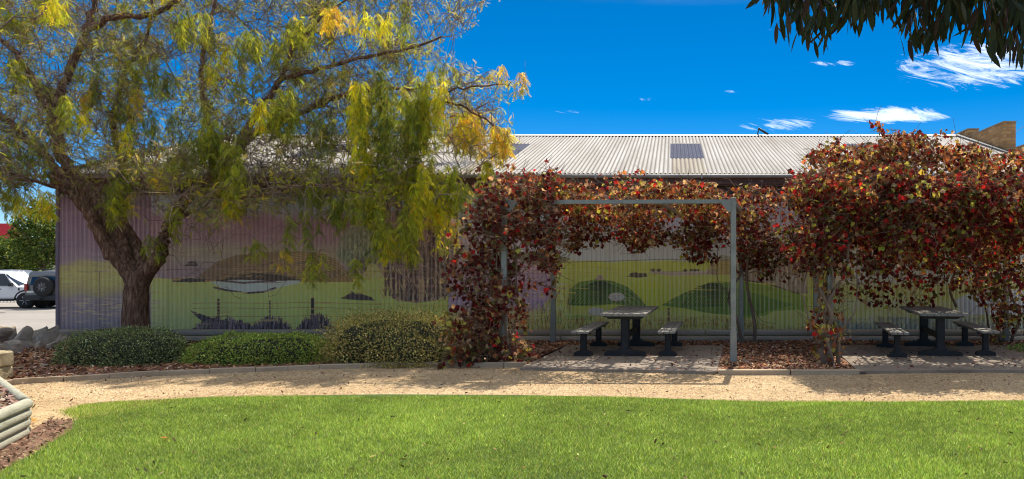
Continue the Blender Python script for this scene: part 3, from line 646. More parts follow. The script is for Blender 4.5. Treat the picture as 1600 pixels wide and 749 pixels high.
def pergola(o, fl, fr, bl, br, hz):
    q = [Vector((p[0], p[1], 0))-Vector((o.location.x, o.location.y, 0)) for p in (fl, fr, bl, br)]
    for p in q: post(o, p.x, p.y, hz+(.0 if p in q[2:] else .06))
    A, B, C, D = [p+Vector((0, 0, hz)) for p in q]
    beam(o, A+Vector((.046, 0, 0)), B-Vector((.046, 0, 0)), .032); beam(o, C+Vector((.046, 0, 0)), D-Vector((.046, 0, 0)), .05)
    beam(o, A+Vector((0, .046, 0)), C-Vector((0, .046, 0)), .05); beam(o, B+Vector((0, .046, 0)), D-Vector((0, .046, 0)), .05)
    for k in range(1, 6):
        f = k/6; beam(o, A.lerp(B, f)+Vector((0, .037, .0)), C.lerp(D, f)-Vector((0, .037, 0)), .022, .018, 'rafter')
    for k in range(1, 5):
        f = k/5; beam(o, A.lerp(C, f)+Vector((0, 0, .035)), B.lerp(D, f)+Vector((0, 0, .035)), .01, .012, 'batten')
    gusset(o, A.x+.045, A.y, hz, 1); gusset(o, B.x-.045, B.y, hz, -1)
PZ = 2.66
pg1 = empty('pergola', (-.8, 13.5, 0), 'grey steel pergola over the left picnic table, bare square post in front', 'pergola', 'steel pergolas carrying the vines')
pergola(pg1, (-2.76, 12.12), (1.0, 12.0), (-2.42, 15.0), (1.40, 14.9), PZ)
pg2 = empty('pergola', (4.7, 13.5, 0), 'grey steel pergola over the right picnic table, hidden under the largest vine', 'pergola', 'steel pergolas carrying the vines')
pergola(pg2, (2.56, 11.95), (6.6, 12.0), (2.92, 14.95), (6.85, 15.1), PZ)

# ---------------------------------------------------------------- picnic furniture
def plank(parent, x0, x1, y0, y1, z0, z1):
    mb = MB(); mb.box((x0, y0, z0), (x1, y1, z1), .006); return mb.build('plank', m_plank, parent)
def make_table(name, loc, rz, label, group):
    o = empty(name, loc, label, 'table', group, rz)
    n = 7; wd = .80; pw = wd/n
    for k in range(n): plank(o, -wd/2+k*pw+.003, -wd/2+(k+1)*pw-.003, -1.13+random.uniform(-.006, .006), 1.13+random.uniform(-.006, .006), .705, .75)
    for y in (-.78, .72):
        mb = MB(); mb.prism([(-.37, .70), (.37, .70), (.28, .64), (-.28, .64)], 'y', y-.06, y+.06); mb.build('cross_bearer', m_black, o)
        mb = MB(); mb.box((-.062, y-.055, .09), (.062, y+.055, .64), .006); mb.box((-.076, y-.03, .1), (.076, y+.03, .638), .004); mb.build('leg', m_black, o)
        mb = MB(); mb.prism([(-.36, 0), (.36, 0), (.36, .055), (.31, .075), (.12, .10), (.10, .13), (-.10, .13), (-.12, .10), (-.31, .075), (-.36, .055)], 'y', y-.065, y+.065); mb.build('foot', m_black, o)
    mb = MB(); mb.box((-.03, -.72, .28), (.03, .66, .38), .005); mb.build('stretcher', m_black, o)
    for y in (-.98, .0, .95):
        mb = MB(); mb.box((-.35, y-.03, .68), (.35, y+.03, .704)); mb.build('batten', m_black, o)
    return o
def make_bench(name, loc, rz, label, group):
    o = empty(name, loc, label, 'bench', group, rz); n = 3; wd = .30; pw = wd/n
    for k in range(n): plank(o, -wd/2+k*pw+.003, -wd/2+(k+1)*pw-.003, -1.08+random.uniform(-.006, .006), 1.08+random.uniform(-.006, .006), .41, .45)
    for y in (-.74, .72):
        mb = MB(); mb.box((-.13, y-.05, .375), (.13, y+.05, .408), .005); mb.build('cross_bearer', m_black, o)
        mb = MB(); mb.box((-.045, y-.045, .07), (.045, y+.045, .375), .006); mb.box((-.055, y-.022, .07), (.055, y+.022, .373), .003); mb.build('leg', m_black, o)
        mb = MB(); mb.prism([(-.16, 0), (.16, 0), (.16, .05), (.14, .065), (.06, .09), (-.06, .09), (-.14, .065), (-.16, .05)], 'y', y-.06, y+.06); mb.build('foot', m_black, o)
    return o
a1 = -math.radians(4.6); a2 = -math.radians(8.5); TG = 'picnic tables under the pergolas'; BG = 'plank benches beside the picnic tables'; SZ = .046
make_table('picnic_table', (-.75, 13.58, SZ), a1, 'grey plank picnic table under the left pergola, on the left slab', TG)
make_bench('picnic_bench', (-1.48, 13.55, SZ), a1, 'plank bench left of the picnic table on the left slab', BG)
make_bench('picnic_bench', (-.01, 13.55, SZ), a1, 'plank bench right of the left picnic table, nearest the bare steel post', BG)
make_table('picnic_table', (4.79, 13.60, SZ), a2, 'grey plank picnic table on the right slab under the thick red vine', TG)
make_bench('picnic_bench', (3.97, 13.35, SZ), a2, 'plank bench left of the right picnic table, near the vine-wrapped post', BG)
make_bench('picnic_bench', (5.58, 13.58, SZ), a2, 'rightmost plank bench, on the right slab by the picture edge', BG)

# ---------------------------------------------------------------- planter, stones
def log_between(parent, a, b_, z, r, name='log', mat=m_timber):
    a = Vector((a[0], a[1], z)); b_ = Vector((b_[0], b_[1], z)); t_ = (b_-a).normalized(); Ln = (b_-a).length
    mb = MB(); pts = [a, a+t_*.012, a+t_*Ln*.5, b_-t_*.012, b_]; mb.tube([p-parent.location for p in pts], [r*.86, r, r*random.uniform(.97, 1.03), r, r*.86], 14); return mb.build(name, mat, parent)
pt = empty('log_planter', (-6.6, 7.0, 0), 'raised planter of stacked pale green treated logs at the lower left corner', 'planter')
for k in range(4):
    z = .045+.09*k; o_ = .012*k
    log_between(pt, (-5.3, 5.0), (-6.22+o_, 7.06), z, .051); log_between(pt, (-6.27, 7.13), (-8.6, 9.2), z, .051)
mb = MB(); mb.prism([(-5.33-pt.location.x, 5.0-7), (-6.26-pt.location.x, 7.06-7), (-8.6-pt.location.x, 9.15-7), (-11-pt.location.x, 9-7), (-11-pt.location.x, 4.9-7)], 'z', 0, .335); mb.build('soil', m_mulch, pt)
def rockmesh(name, sx, sy, sz, seed, mat, parent=None, loc=(0, 0, 0), blocky=.3, rz=0):
    bm = bmesh.new(); bmesh.ops.create_icosphere(bm, subdivisions=3, radius=1); rs = np.random.default_rng(seed); pl_ = [(Vector(rs.normal(size=3)).normalized(), rs.uniform(.45, .8)) for _ in range(14)]
    for v_ in bm.verts:
        c = v_.co.copy(); c = Vector([math.copysign(abs(q)**(1-blocky), q) for q in c])
        for nrm, dd in pl_:
            e = c.dot(nrm)-dd
            if e > 0: c -= nrm*e*.9
        nn = vnoise(np.array(c)[None], 3.1, seed)[0]-.5; c *= 1+.22*nn
        v_.co = Vector((c.x*sx, c.y*sy, c.z*sz))
    me = bpy.data.meshes.new(name); bm.to_mesh(me); bm.free(); o = link(name, me, parent, mat); o.location = loc; o.rotation_euler = (0, 0, rz)
    return o
rw = empty('rock_wall', (-13, 14.3, 0), 'row of rough grey field stones at the left end of the mulch bed', 'rock wall')
rk = [(45, 518, 546, 22), (64, 518, 547, 22), (82, 520, 545, 18), (22, 520, 548, 16), (8, 515, 540, 20), (-12, 514, 542, 22), (-34, 518, 545, 24), (31, 536, 549, 12), (52, 537, 549, 12), (8, 534, 558, 26), (-18, 536, 560, 28), (-58, 520, 550, 26), (93, 527, 545, 12), (72, 538, 550, 10)]
for i, (px, yt, yb, wpx) in enumerate(rk):
    g_ = G(px, yb-1); s = g_.y/F; hh_ = (yb-yt)*s
    o = rockmesh('rock', wpx*s*.62, .2+.05*random.random(), hh_*.82, 40+i, m_rock, rw, Vector((g_.x, g_.y+.15, hh_*.46))-rw.location, .35, random.uniform(-.5, .5))
for i, (px, yt, yb, wpx, lab) in enumerate([(-2, 578, 603, 44, 'lower sandstone block at the left edge beside the path'), (-4, 553, 579, 40, 'upper sandstone block at the left edge, stacked on another')]):
    g_ = G(-4, 602); s = g_.y/F
    mb = MB(); mb.box((-.36, -.2, -.106), (.12, .2, .106), .022); o = mb.build('sandstone_block', m_sand, None); bm = bmesh.new(); bm.from_mesh(o.data); bmesh.ops.subdivide_edges(bm, edges=list(bm.edges), cuts=5, use_grid_fill=True)
    for v_ in bm.verts: v_.co *= 1+.09*(vnoise(np.array(v_.co)[None], 14, 70+i)[0]-.5)
    bm.to_mesh(o.data); bm.free(); o.location = (g_.x-.24, g_.y+.2, .105+.214*i); o.rotation_euler = (0, 0, .06-.1*i)
    tag(o, lab, 'stone block', 'sandstone blocks at the left edge')
# drain pipe end / log stub by the hedge
# ---------------------------------------------------------------- foliage templates
def t_oval(w=.4, fold=.1):      # along +x 0..1
    return [(0, 0, 0), (.45, w/2, fold), (.45, -w/2, fold), (1, 0, -.05)], [(0, 2, 1), (1, 2, 3)]
def t_lance(w=.17, n=5, curve=.12):
    V = []; Fc = []; xs = np.linspace(0, 1, n+1)
    for i, x in enumerate(xs):
        ww = w*math.sin(PI*min(1, x*.92+.05))**.8*.5 if 0 < i < n else .004; V += [(x, ww, -curve*x*x+.03*ww/w), (x, 0, -curve*x*x-.02*(ww/w)), (x, -ww, -curve*x*x+.03*ww/w)]
    for i in range(n):
        a = 3*i; Fc += [(a, a+1, a+4, a+3), (a+1, a+2, a+5, a+4)]
    return V, Fc
def t_vine():
    # lobed leaf, petiole at origin, tip along +x, cupped
    rad = [(.0, -.02), (-.10, .30), (.12, .46), (.30, .36), (.52, .50), (.62, .24), (1.0, 0), (.62, -.24), (.52, -.50), (.30, -.36), (.12, -.46), (-.10, -.30)]
    V = [(.30, 0, .06)]+[(x, y, -.10*(x-.3)**2*2-.35*y*y+.02*math.sin(9*x+5*y)) for x, y in rad]; n = len(rad)
    return V, [(0, 1+i, 1+(i+1) % n) for i in range(n)]
def t_pinnate(n=7, wl=.2):
    V = []; Fc = []
    for i in range(n):
        x = .12+.84*i/(n-1); z = -.45*x*x; l = wl*(1-.45*abs(x-.5))
        for s in (-1, 1):
            b0 = len(V); V += [(x, 0, z), (x+l*.42, s*l*.55-.0, z-.02), (x+l*.75, s*l, z-.10)]
            V[b0+1] = (x+l*.62, s*l*.40, z-.01); V.append((x+l*.18, s*l*.62, z-.03)); Fc += [(b0, b0+1, b0+2), (b0, b0+2, b0+3)]
    return V, Fc

# ---------------------------------------------------------------- big weeping tree (left)
TX, TY = G(214, 545).x, 14.05
tree = empty('pepper_tree', (TX, TY, 0), 'big spreading tree with rough trunk and drooping yellow green sprays left of the shed', 'tree')
limbs = [
 # (points (px, py, depth), radius start, radius end)
 ([(214, 560, 14.05), (213, 520, 14.05), (212, 480, 14.05), (214, 448, 14.05), (222, 425, 14.05)], .238, .20),
 ([(208, 440, 14.0), (188, 412, 14.0), (166, 385, 14.0), (146, 345, 14.0), (118, 305, 14.0), (92, 270, 14.1), (60, 235, 14.2), (30, 205, 14.4), (-10, 170, 14.6), (-60, 130, 15)], .15, .04),
 ([(216, 436, 14.1), (198, 405, 14.15), (180, 372, 14.2), (160, 335, 14.3), (134, 296, 14.4), (108, 262, 14.6), (92, 224, 14.8), (86, 188, 15), (96, 144, 15.3), (116, 92, 15.6), (136, 44, 15.9), (150, -10, 16.2), (160, -80, 16.6)], .165, .05),
 ([(136, 44, 15.9), (176, 28, 15.9), (224, 26, 15.9), (262, 12, 16), (300, -14, 16.2), (360, -50, 16.5)], .085, .03),
 ([(86, 188, 15), (60, 140, 15.2), (24, 84, 15.5), (0, 60, 15.7), (-40, 20, 16)], .09, .03),
 ([(226, 430, 14.1), (218, 395, 14.3), (206, 372, 14.5), (194, 352, 14.6), (186, 310, 14.8), (190, 262, 15), (186, 235, 15.2), (176, 195, 15.4), (184, 152, 15.6), (200, 100, 15.8), (230, 50, 16.1), (240, -30, 16.5)], .12, .025),
 ([(224, 432, 14.0), (246, 405, 14.0), (256, 378, 14.0), (268, 345, 14.1), (296, 305, 14.2), (334, 270, 14.4), (372, 234, 14.6), (400, 208, 14.7), (428, 192, 14.8), (480, 172, 14.9), (540, 150, 15), (600, 128, 15)], .14, .035),
 ([(372, 234, 14.6), (392, 190, 14.9), (420, 155, 15.1), (440, 124, 15.2), (500, 108, 15.3), (560, 92, 15.4), (620, 80, 15.5), (690, 60, 15.6)], .09, .02),
 ([(334, 270, 14.4), (330, 220, 14.8), (320, 165, 15.2), (316, 100, 15.6), (330, 40, 16), (350, -40, 16.5)], .08, .025),
 ([(440, 124, 15.2), (455, 80, 15.5), (490, 40, 15.8), (540, 0, 16.2), (600, -40, 16.5)], .05, .018),
 ([(480, 172, 14.9), (530, 150, 14.6), (590, 140, 14.2), (640, 140, 13.9), (700, 140, 13.8), (760, 135, 13.7), (800, 128, 13.6)], .055, .008),
 ([(540, 150, 15), (620, 165, 14.5), (680, 160, 14.1), (730, 170, 13.9), (775, 200, 13.8), (800, 225, 13.8)], .045, .008),
 ([(268, 345, 14.1), (300, 330, 13.6), (350, 320, 13.3), (420, 300, 13.1), (500, 290, 13.0), (560, 300, 13.0)], .05, .01),
 ([(118, 305, 14.0), (80, 290, 13.7), (40, 280, 13.5), (0, 262, 13.5)], .05, .012),
]
nodes = []          # (pos) for attachment
NR = []
Vt, Ft = [], []; Vw, Fw = [], []
def add_tube(V, Fc, pts, rad, n):
    a, f = tube_arrays(pts, rad, n, False); b0 = len(V); V += [tuple(q) for q in a]; Fc += [tuple(b0+i for i in g_) for g_ in f]
for li, (pl_, r0, r1) in enumerate(limbs):
    pts = smooth_path([P(*p) for p in pl_], 5); n = len(pts); rads = [r0+(r1-r0)*(i/(n-1))**.8 for i in range(n)]
    if li == 0: rads[0] *= 1.28; rads[1] *= 1.16; rads[2] *= 1.08; rads[3] *= 1.03
    pts = [p+RNG.normal(size=3)*(.0 if li == 0 else .018) for p in pts]
    mbv, mbf = tube_arrays(pts, rads, 14 if r0 > .1 else 8, False)
    if r0 > .1:     # lumpy bark ridges
        q = np.array([tuple(v_) for v_ in mbv]); ctr = np.repeat(np.array(pts), 14, 0); dv = q-ctr; nn_ = vnoise(q*np.array([1, 1, .5]), 9, li)-.5; q = ctr+dv*(1+.16*nn_[:, None]); mbv = [tuple(v_) for v_ in q]
    b0 = len(Vt); Vt += [tuple(v_) for v_ in mbv]; Ft += [tuple(b0+i for i in f) for f in mbf]
    if li > 0:
        for i in range(int(n*.25), n): nodes.append(pts[i]); NR.append(rads[i])
me = bpy.data.meshes.new('trunk'); me.from_pydata([Vector(v_)-tree.location for v_ in Vt], [], Ft); me.polygons.foreach_set('use_smooth', [True]*len(Ft)); link('trunk', me, tree, m_bark)
EX = [-400, -100, 0, 200, 480, 560, 640, 700, 740, 790, 820]
def right_edge(py): return np.interp(py, [-200, 0, 45, 75, 95, 120, 150, 200, 260, 300, 420], [700, 765, 730, 690, 700, 800, 770, 790, 770, 735, 700])
def bottom_edge(px): return np.interp(px, [-300, 0, 60, 120, 260, 360, 480, 560, 640, 720, 820], [300, 320, 300, 290, 325, 330, 315, 330, 330, 300, 250])
def sample_crown(n, lo=-230):
    out_ = []
    while len(out_) < n:
        px = random.uniform(-260, 820); py = random.uniform(lo, 335)
        if px > right_edge(py) or py > bottom_edge(px): continue
        if px > 640 and random.random() < .35: continue
        if py < -60 and random.random() < .35: continue
        k = (CY-py)/F; dmin = (10.6+1.67/1.376)/(1-k/1.376)
        dmax = dmin+3.8
        kr = SL; # stay clear of the roof
        d = random.uniform(dmin, dmax)
        z = H+k*d
        if d > 15.0 and z < ZE+SL*(d-YE)+.25: 
            d = min(d, 14.9); z = H+k*d
        out_.append(P(px, py, d))
    return out_
def grow(targets, r0f, r1, seg, maxr, n=3, jit=.05, droop=0.0):
    global nodes, NR
    A = np.array([tuple(p) for p in nodes]); R_ = np.array(NR); base = np.array((TX, TY, 1.8))
    order = sorted(range(len(targets)), key=lambda i: (Vector(targets[i])-Vector(base)).length)
    new = []; 
    for i in order:
        tg = np.array(tuple(targets[i])); dd = np.linalg.norm(A-tg, axis=1); ob = np.linalg.norm(A-base, axis=1); ot = np.linalg.norm(tg-base)
        cost = dd+.9*np.maximum(0, ob-ot+.2*dd); j = int(np.argmin(cost)); s = A[j]; Ln = dd[j]
        if Ln < .12: continue
        out_dir = (s-base); out_dir /= np.linalg.norm(out_dir)+1e-6; mid = s+out_dir*Ln*.35+np.array([0, 0, .10*Ln])+(tg-s)*.25
        m = max(3, int(Ln/seg)+2); pts = []
        for q in range(m):
            u = q/(m-1); p = (1-u)**2*s+2*u*(1-u)*mid+u*u*tg; p = p+RNG.normal(size=3)*jit*min(Ln, 1)*(u > 0)*(1 if u < 1 else .3); p[2] -= droop*u*u*Ln; pts.append(p)
        ra = min(maxr, r0f*(.5+Ln), R_[j]*.8); rads = [ra+(r1-ra)*(q/(m-1)) for q in range(m)]
        add_tube(Vw, Fw, pts, rads, n)
        A = np.concatenate([A, np.array(pts[1:])]); R_ = np.concatenate([R_, rads[1:]]); new.append(pts)
    nodes = list(A); NR = list(R_); return new
g1 = grow(sample_crown(70), .022, .012, .35, .05, 5, .05)
g2 = grow(sample_crown(620), .014, .008, .3, .026, 4, .07)
g3 = grow(sample_crown(2500), .009, .0045, .3, .012, 3, .09)
# long drooping bare shoots in front of the mural
extra = []
for k in range(80):
    px = random.uniform(230, 520); py = random.uniform(330, 440+30*(random.random() < .3)); extra.append(P(px, py, random.uniform(12.7, 13.8)))
g4 = grow(extra, .010, .005, .2, .014, 3, .12)
for k in range(24):
    px = random.uniform(690, 822); py = random.uniform(90, 255); extra.append(P(px, py, random.uniform(13.6, 14.2)))
g4 += grow(extra[80:], .006, .003, .2, .01, 3, .05)
# fine twigs
A = np.array([tuple(p) for p in nodes]); nt_ = 17000; idx = RNG.integers(0, len(A), nt_); st = A[idx]
base = np.array((TX, TY, 2.0)); od = st-base; od /= np.linalg.norm(od, axis=1, keepdims=True); dr = od*.55+RNG.normal(size=(nt_, 3))*.75; dr /= np.linalg.norm(dr, axis=1, keepdims=True)
ln = RNG.uniform(.22, .75, nt_)[:, None]; p1 = st+dr*ln*.5+RNG.normal(size=(nt_, 3))*.04; p2 = p1+(dr+RNG.normal(size=(nt_, 3))*.5+np.array([0, 0, -.35]))*ln*.5
def okpt(p):
    d = p[:, 1]; px = CX+p[:, 0]/d*F; py = CY-(p[:, 2]-H)/d*F
    return (px < right_edge(py)+10) & (py < bottom_edge(px)+25) & ((d < 15.1) | (p[:, 2] > ZE+SL*(d-YE)+.15))
ok = okpt(p2); st, p1, p2 = st[ok], p1[ok], p2[ok]; nt_ = len(st)
def tri_tubes(paths, rads):
    K = len(paths); n = len(paths[0]); u = RNG.normal(size=(n, 3)); tdir = paths[-1]-paths[0]; tdir /= np.linalg.norm(tdir, axis=1, keepdims=True)+1e-9; a = np.cross(tdir, u); a /= np.linalg.norm(a, axis=1, keepdims=True)+1e-9; b_ = np.cross(tdir, a)
    V = []
    for p, r in zip(paths, rads):
        for j in range(3): th = 2*PI*j/3; V.append(p+(a*math.cos(th)+b_*math.sin(th))*r)
    V = np.stack(V, 1); f = np.array([(i*3+j, i*3+(j+1) % 3, (i+1)*3+(j+1) % 3, (i+1)*3+j) for i in range(K-1) for j in range(3)])
    return V.reshape(-1, 3), (f[None]+np.arange(n)[:, None, None]*(3*K)).reshape(-1, 4)
V1, F1 = tri_tubes([st, p1, p2], [.0075, .006, .0035])
V0 = np.array(Vw); F0 = np.array(Fw)
tl = np.array(tuple(tree.location))
o = np_mesh('branches', np.concatenate([V0, V1])-tl, np.concatenate([F0, F1+len(V0)]), m_twig, tree, smooth=True); o['kind'] = 'stuff'
# leaves
pv, pf = t_pinnate()
OL, GG, YG, GO, DG = (.19, .18, .06), (.27, .255, .13), (.30, .33, .035), (.46, .36, .045), (.075, .105, .028)
pos = np.concatenate([p2, p1, st+(p1-st)*RNG.random((nt_, 1))]); sel = RNG.random(len(pos)) < np.clip((vnoise(pos, 1.9, 4)+.3*(vnoise(pos, 5.5, 2)-.5)-.42)*5, .07, 1)
pxx = CX+pos[:, 0]/pos[:, 1]*F; pyy = CY-(pos[:, 2]-H)/pos[:, 1]*F; sel &= ~((pyy > 205) & (pyy < 262) & (pxx > 330) & (pxx < 800) & (RNG.random(len(pos)) < .6)); sel &= ~((pyy > 285) & (pxx < 300) & (RNG.random(len(pos)) < .75)); pos = pos[sel]
rep = 3; pos = np.repeat(pos, rep, 0)+RNG.normal(size=(len(pos)*rep, 3))*.05; n = len(pos)
dd = RNG.normal(size=(n, 3))*.8+np.array([0, 0, -.75]); Rm = frames(dd, rand_dirs(n)+np.array([0, -.5, .3]))
cn = vnoise(pos, .9, 9); colr = pick_cols(n, [OL, GG, YG, GO, DG], [4, 3, 2.6, .7, 1.6])
hi = cn > .66; colr[hi] = pick_cols(int(hi.sum()), [YG, OL, GO], [4, 2, 1])
LP, LR, LS, LC = [pos], [Rm], [RNG.uniform(.075, .145, n)], [colr]
# hanging sprays:  (px, top py, bottom py, half width px, depth, strands, palette)
GRN = ([(.16, .19, .03), (.25, .28, .035), (.36, .36, .045), (.09, .11, .025)], [4, 4, 2.4, 1.4]); YEL = ([(.50, .46, .03), (.34, .38, .03), (.55, .42, .04), (.22, .27, .03)], [4, 4, 1.5, 2]); GOL = ([(.50, .36, .05), (.42, .38, .04), (.30, .30, .05), (.55, .32, .06)], [4, 3, 2, 1])
DKG = ([(.10, .13, .025), (.18, .21, .035), (.27, .29, .045)], [3, 4, 1.6])
HS = [(560, 128, 210, 20, 13.6, 26, YEL), (568, 190, 300, 16, 13.5, 20, YEL), (600, 110, 275, 26, 13.7, 34, DKG), (612, 180, 300, 20, 13.5, 28, DKG), (650, 108, 250, 32, 13.5, 50, GRN), (676, 118, 230, 22, 13.4, 34, YEL), (650, 220, 330, 26, 13.4, 34, GRN),
      (655, 260, 360, 20, 13.3, 26, YEL), (690, 255, 390, 22, 13.3, 34, YEL), (715, 262, 330, 18, 13.3, 16, GRN), (640, 330, 410, 16, 13.2, 20, GRN), (610, 360, 408, 18, 13.1, 18, YEL), (585, 300, 350, 20, 13.1, 18, GRN), (560, 300, 345, 30, 13.1, 24, GRN), (590, 330, 400, 18, 13.0, 16, GRN), (520, 310, 360, 22, 13.1, 16, DKG),
      (440, 140, 215, 30, 13.7, 30, GRN), (412, 150, 205, 16, 13.6, 14, YEL), (350, 210, 290, 18, 13.4, 20, GRN), (330, 170, 250, 20, 13.6, 20, GRN), (366, 220, 330, 9, 13.2, 16, GRN), (362, 296, 332, 13, 13.1, 18, YEL), (100, 150, 200, 22, 13.7, 18, GRN), (128, 175, 210, 8, 13.6, 8, YEL), (85, 0, 30, 20, 14.2, 14, YEL),
      (745, 175, 235, 26, 13.8, 22, GOL), (775, 195, 250, 20, 13.8, 20, GOL), (790, 205, 240, 14, 13.8, 10, GOL), (730, 175, 205, 14, 13.8, 10, YEL), (810, 115, 145, 16, 13.6, 8, GOL), (785, 108, 130, 16, 13.6, 8, GOL), (700, 100, 125, 18, 13.8, 14, GRN), (755, 250, 290, 14, 13.5, 10, YEL), (770, 240, 275, 14, 13.6, 8, GRN),
      (240, 372, 402, 22, 13.6, 9, GRN), (270, 312, 372, 16, 13.5, 9, GRN), (178, 318, 350, 14, 13.6, 8, GRN), (195, 300, 330, 14, 13.6, 7, YEL), (300, 205, 270, 22, 13.5, 18, DKG), (480, 270, 320, 24, 13.3, 16, DKG), (460, 330, 385, 22, 13.1, 10, DKG), (395, 375, 400, 26, 13.1, 10, GRN), (440, 395, 420, 14, 13.0, 7, GOL), (500, 400, 440, 26, 13.0, 14, GRN), (555, 410, 440, 12, 13.0, 8, GRN),
      (520, 15, 45, 34, 14.6, 24, GOL), (590, 20, 60, 34, 14.6, 24, YEL), (470, 30, 75, 26, 14.8, 18, GRN), (390, 50, 100, 30, 14.8, 20, DKG), (300, 20, 70, 36, 15, 22, GRN), (630, 30, 60, 26, 14.6, 14, DKG), (40, 300, 330, 30, 13.4, 16, YEL), (70, 305, 340, 18, 13.4, 12, YEL), (20, 215, 290, 24, 13.6, 14, DKG), (420, 60, 90, 20, 14.6, 12, GRN), (500, 180, 240, 22, 13.8, 16, DKG), (230, 90, 150, 26, 15, 14, DKG), (160, 100, 160, 22, 15, 10, DKG)]
sp_paths = []
rh = random.Random(5); k_ = 0
while k_ < 62:      # small bright tufts all over the crown
    px_, py_ = rh.uniform(-20, 740), rh.uniform(-20, 300)
    if px_ > right_edge(py_)-20 or py_ > bottom_edge(px_)-10 or (py_ > 190 and 380 < px_ < 560): continue
    HS.append((px_, py_, py_+rh.uniform(22, 50), rh.uniform(8, 18), max(13.6, (10.9+1.67/1.376)/(1-(CY-py_)/F/1.376)+rh.uniform(0, .8)), rh.randint(7, 15), rh.choice([YEL, GRN, GRN, DKG, GOL] if rh.random() < .6 else [GRN, DKG]))); k_ += 1
for (px, y0, y1, hw, d, ns, pal) in HS:
    for s in range(int(ns*(.34 if 585 < px < 700 and y0 < 330 else .52))):
        x = px+random.gauss(0, .5)*hw; dep = d+random.uniform(-.35, .35)+abs(random.gauss(0, .15)); yt = y0+random.uniform(-6, .45*(y1-y0)); yb = y0+(y1-y0)*random.uniform(.55, 1.04)
        if yb-yt < 14: yb = yt+14
        a = np.array(P(x, yt, dep)); c = np.array(P(x+random.uniform(-8, 8), yb, dep-.05)); Ln = np.linalg.norm(a-c); m = max(3, int(Ln/.035)); u = np.linspace(0, 1, m)[:, None]
        mid = (a+c)/2+np.array([random.uniform(-.12, .12), random.uniform(-.1, .1), 0]); pth = (1-u)**2*a+2*u*(1-u)*mid+u*u*c
        sp_paths.append(pth[::max(1, m//4)])
        kn = max(2, int(Ln/.085)); nd = pth[np.clip((np.linspace(0, 1, kn)*(m-1)).astype(int), 0, m-1)]; m = kn*6; pp = np.repeat(nd, 6, 0)+RNG.normal(size=(m, 3))*.012; LP.append(pp)
        az_ = RNG.uniform(0, 2*PI, m); q = np.stack([np.cos(az_), np.sin(az_), -RNG.uniform(.35, 1.5, m)], 1); LR.append(frames(q, np.array([0, -.5, .9])+RNG.normal(size=(m, 3))*.45)); LS.append(RNG.uniform(.10, .19, m)); LC.append(pick_cols(m, pal[0], pal[1]))
pos = np.concatenate(LP)-tl
o = scatter('foliage', pv, pf, pos, np.concatenate(LR), np.concatenate(LS), np.concatenate(LC), m_leaf, tree); o['kind'] = 'stuff'
print('tree leaves', len(pos), 'twigs', len(F1))
Vs, Fs = [], []
for pth in sp_paths: add_tube(Vs, Fs, [p-tl for p in pth], .0035, 3)
o = np_mesh('hanging_twigs', np.array([tuple(v_) for v_ in Vs]), np.array(Fs), m_twig, tree); o['kind'] = 'stuff'

# ---------------------------------------------------------------- hedges
ov, of = t_oval(.5, .06)
def hedge(name, x0, x1, y0, y1, h, cols, wts, n, ls, label, cat, seed, grp=None, spike=0.0, kk=3.0):
    o = empty(name, ((x0+x1)/2, (y0+y1)/2, 0), label, cat, grp); cx_, cy_ = (x0+x1)/2, (y0+y1)/2; rs = np.random.default_rng(seed)
    th = rs.uniform(0, 2*PI, n); u = rs.uniform(-.15, 1, n); zz = np.clip(u, 0, 1); ex = .5
    cph = np.cos(zz*PI/2); k = kk      # superellipsoid shell
    nrm = rs.normal(size=(n, 3)); nrm[:, 2] = np.abs(nrm[:, 2])*.9-.15; nrm /= np.linalg.norm(nrm, axis=1, keepdims=True)
    r = (np.abs(nrm[:, 0])**k+np.abs(nrm[:, 1])**k+np.abs(nrm[:, 2])**k)**(-1/k)
    p = nrm*r[:, None]*np.array([(x1-x0)/2, (y1-y0)/2, h]); lump = vnoise(p, 3.2, seed)-.5; fine_ = vnoise(p, 11, seed+1)-.5
    p *= (1+.20*lump+.13*fine_-np.abs(rs.normal(size=n))*.045+(spike+.10)*rs.random(n)**7)[:, None]; p[:, 2] = np.maximum(p[:, 2], .03)
    t_ = nrm*.6+rs.normal(size=(n, 3))*.6+np.array([0, 0, .35]); Rr = frames(t_, rand_dirs(n, .7)+nrm)
    s = scatter('foliage', ov, of, p, Rr, rs.uniform(.7, 1.35, n)*ls, pick_cols(n, np.array(cols)*np.array([1.12, 1, .8]), wts, .3), m_hedge, o); s['kind'] = 'stuff'
    # woody inside
    bm = bmesh.new(); bmesh.ops.create_icosphere(bm, subdivisions=4, radius=1)
    for v_ in bm.verts:
        c = np.array(v_.co); rr_ = (np.abs(c)**k).sum()**(-1/k); q = c*rr_*np.array([(x1-x0)/2, (y1-y0)/2, h]); q *= .86+.16*(vnoise(q[None], 3.2, seed)[0]-.5); q[2] = max(q[2], -.02); v_.co = q
    me = bpy.data.meshes.new('inner_growth'); bm.to_mesh(me); bm.free(); link('inner_growth', me, o, m_inner)
    mb = MB()
    for q in range(7):
        bx = random.uniform(x0+.3, x1-.3)-cx_; mb.tube([(bx, 0, -.02), (bx+random.uniform(-.1, .1), random.uniform(-.2, .2), h*.6)], [.02, .01], 5)
    mb.build('stem', m_twig, o)
    return o
m_inner = M('hedge_inside', (.022, .026, .014), (.05, .055, .03), 14, .95, 60, .02)
HG = 'clipped low shrubs in the bed before the mural'
hedge('hedge', -9.85, -8.0, 11.5, 12.6, .56, [(.07, .095, .045), (.115, .145, .075), (.20, .23, .14), (.035, .045, .03)], [4, 4, 1.5, 2], 17000, .032, 'dark green clipped hedge in front of the tree trunk', 'hedge', 1, HG)
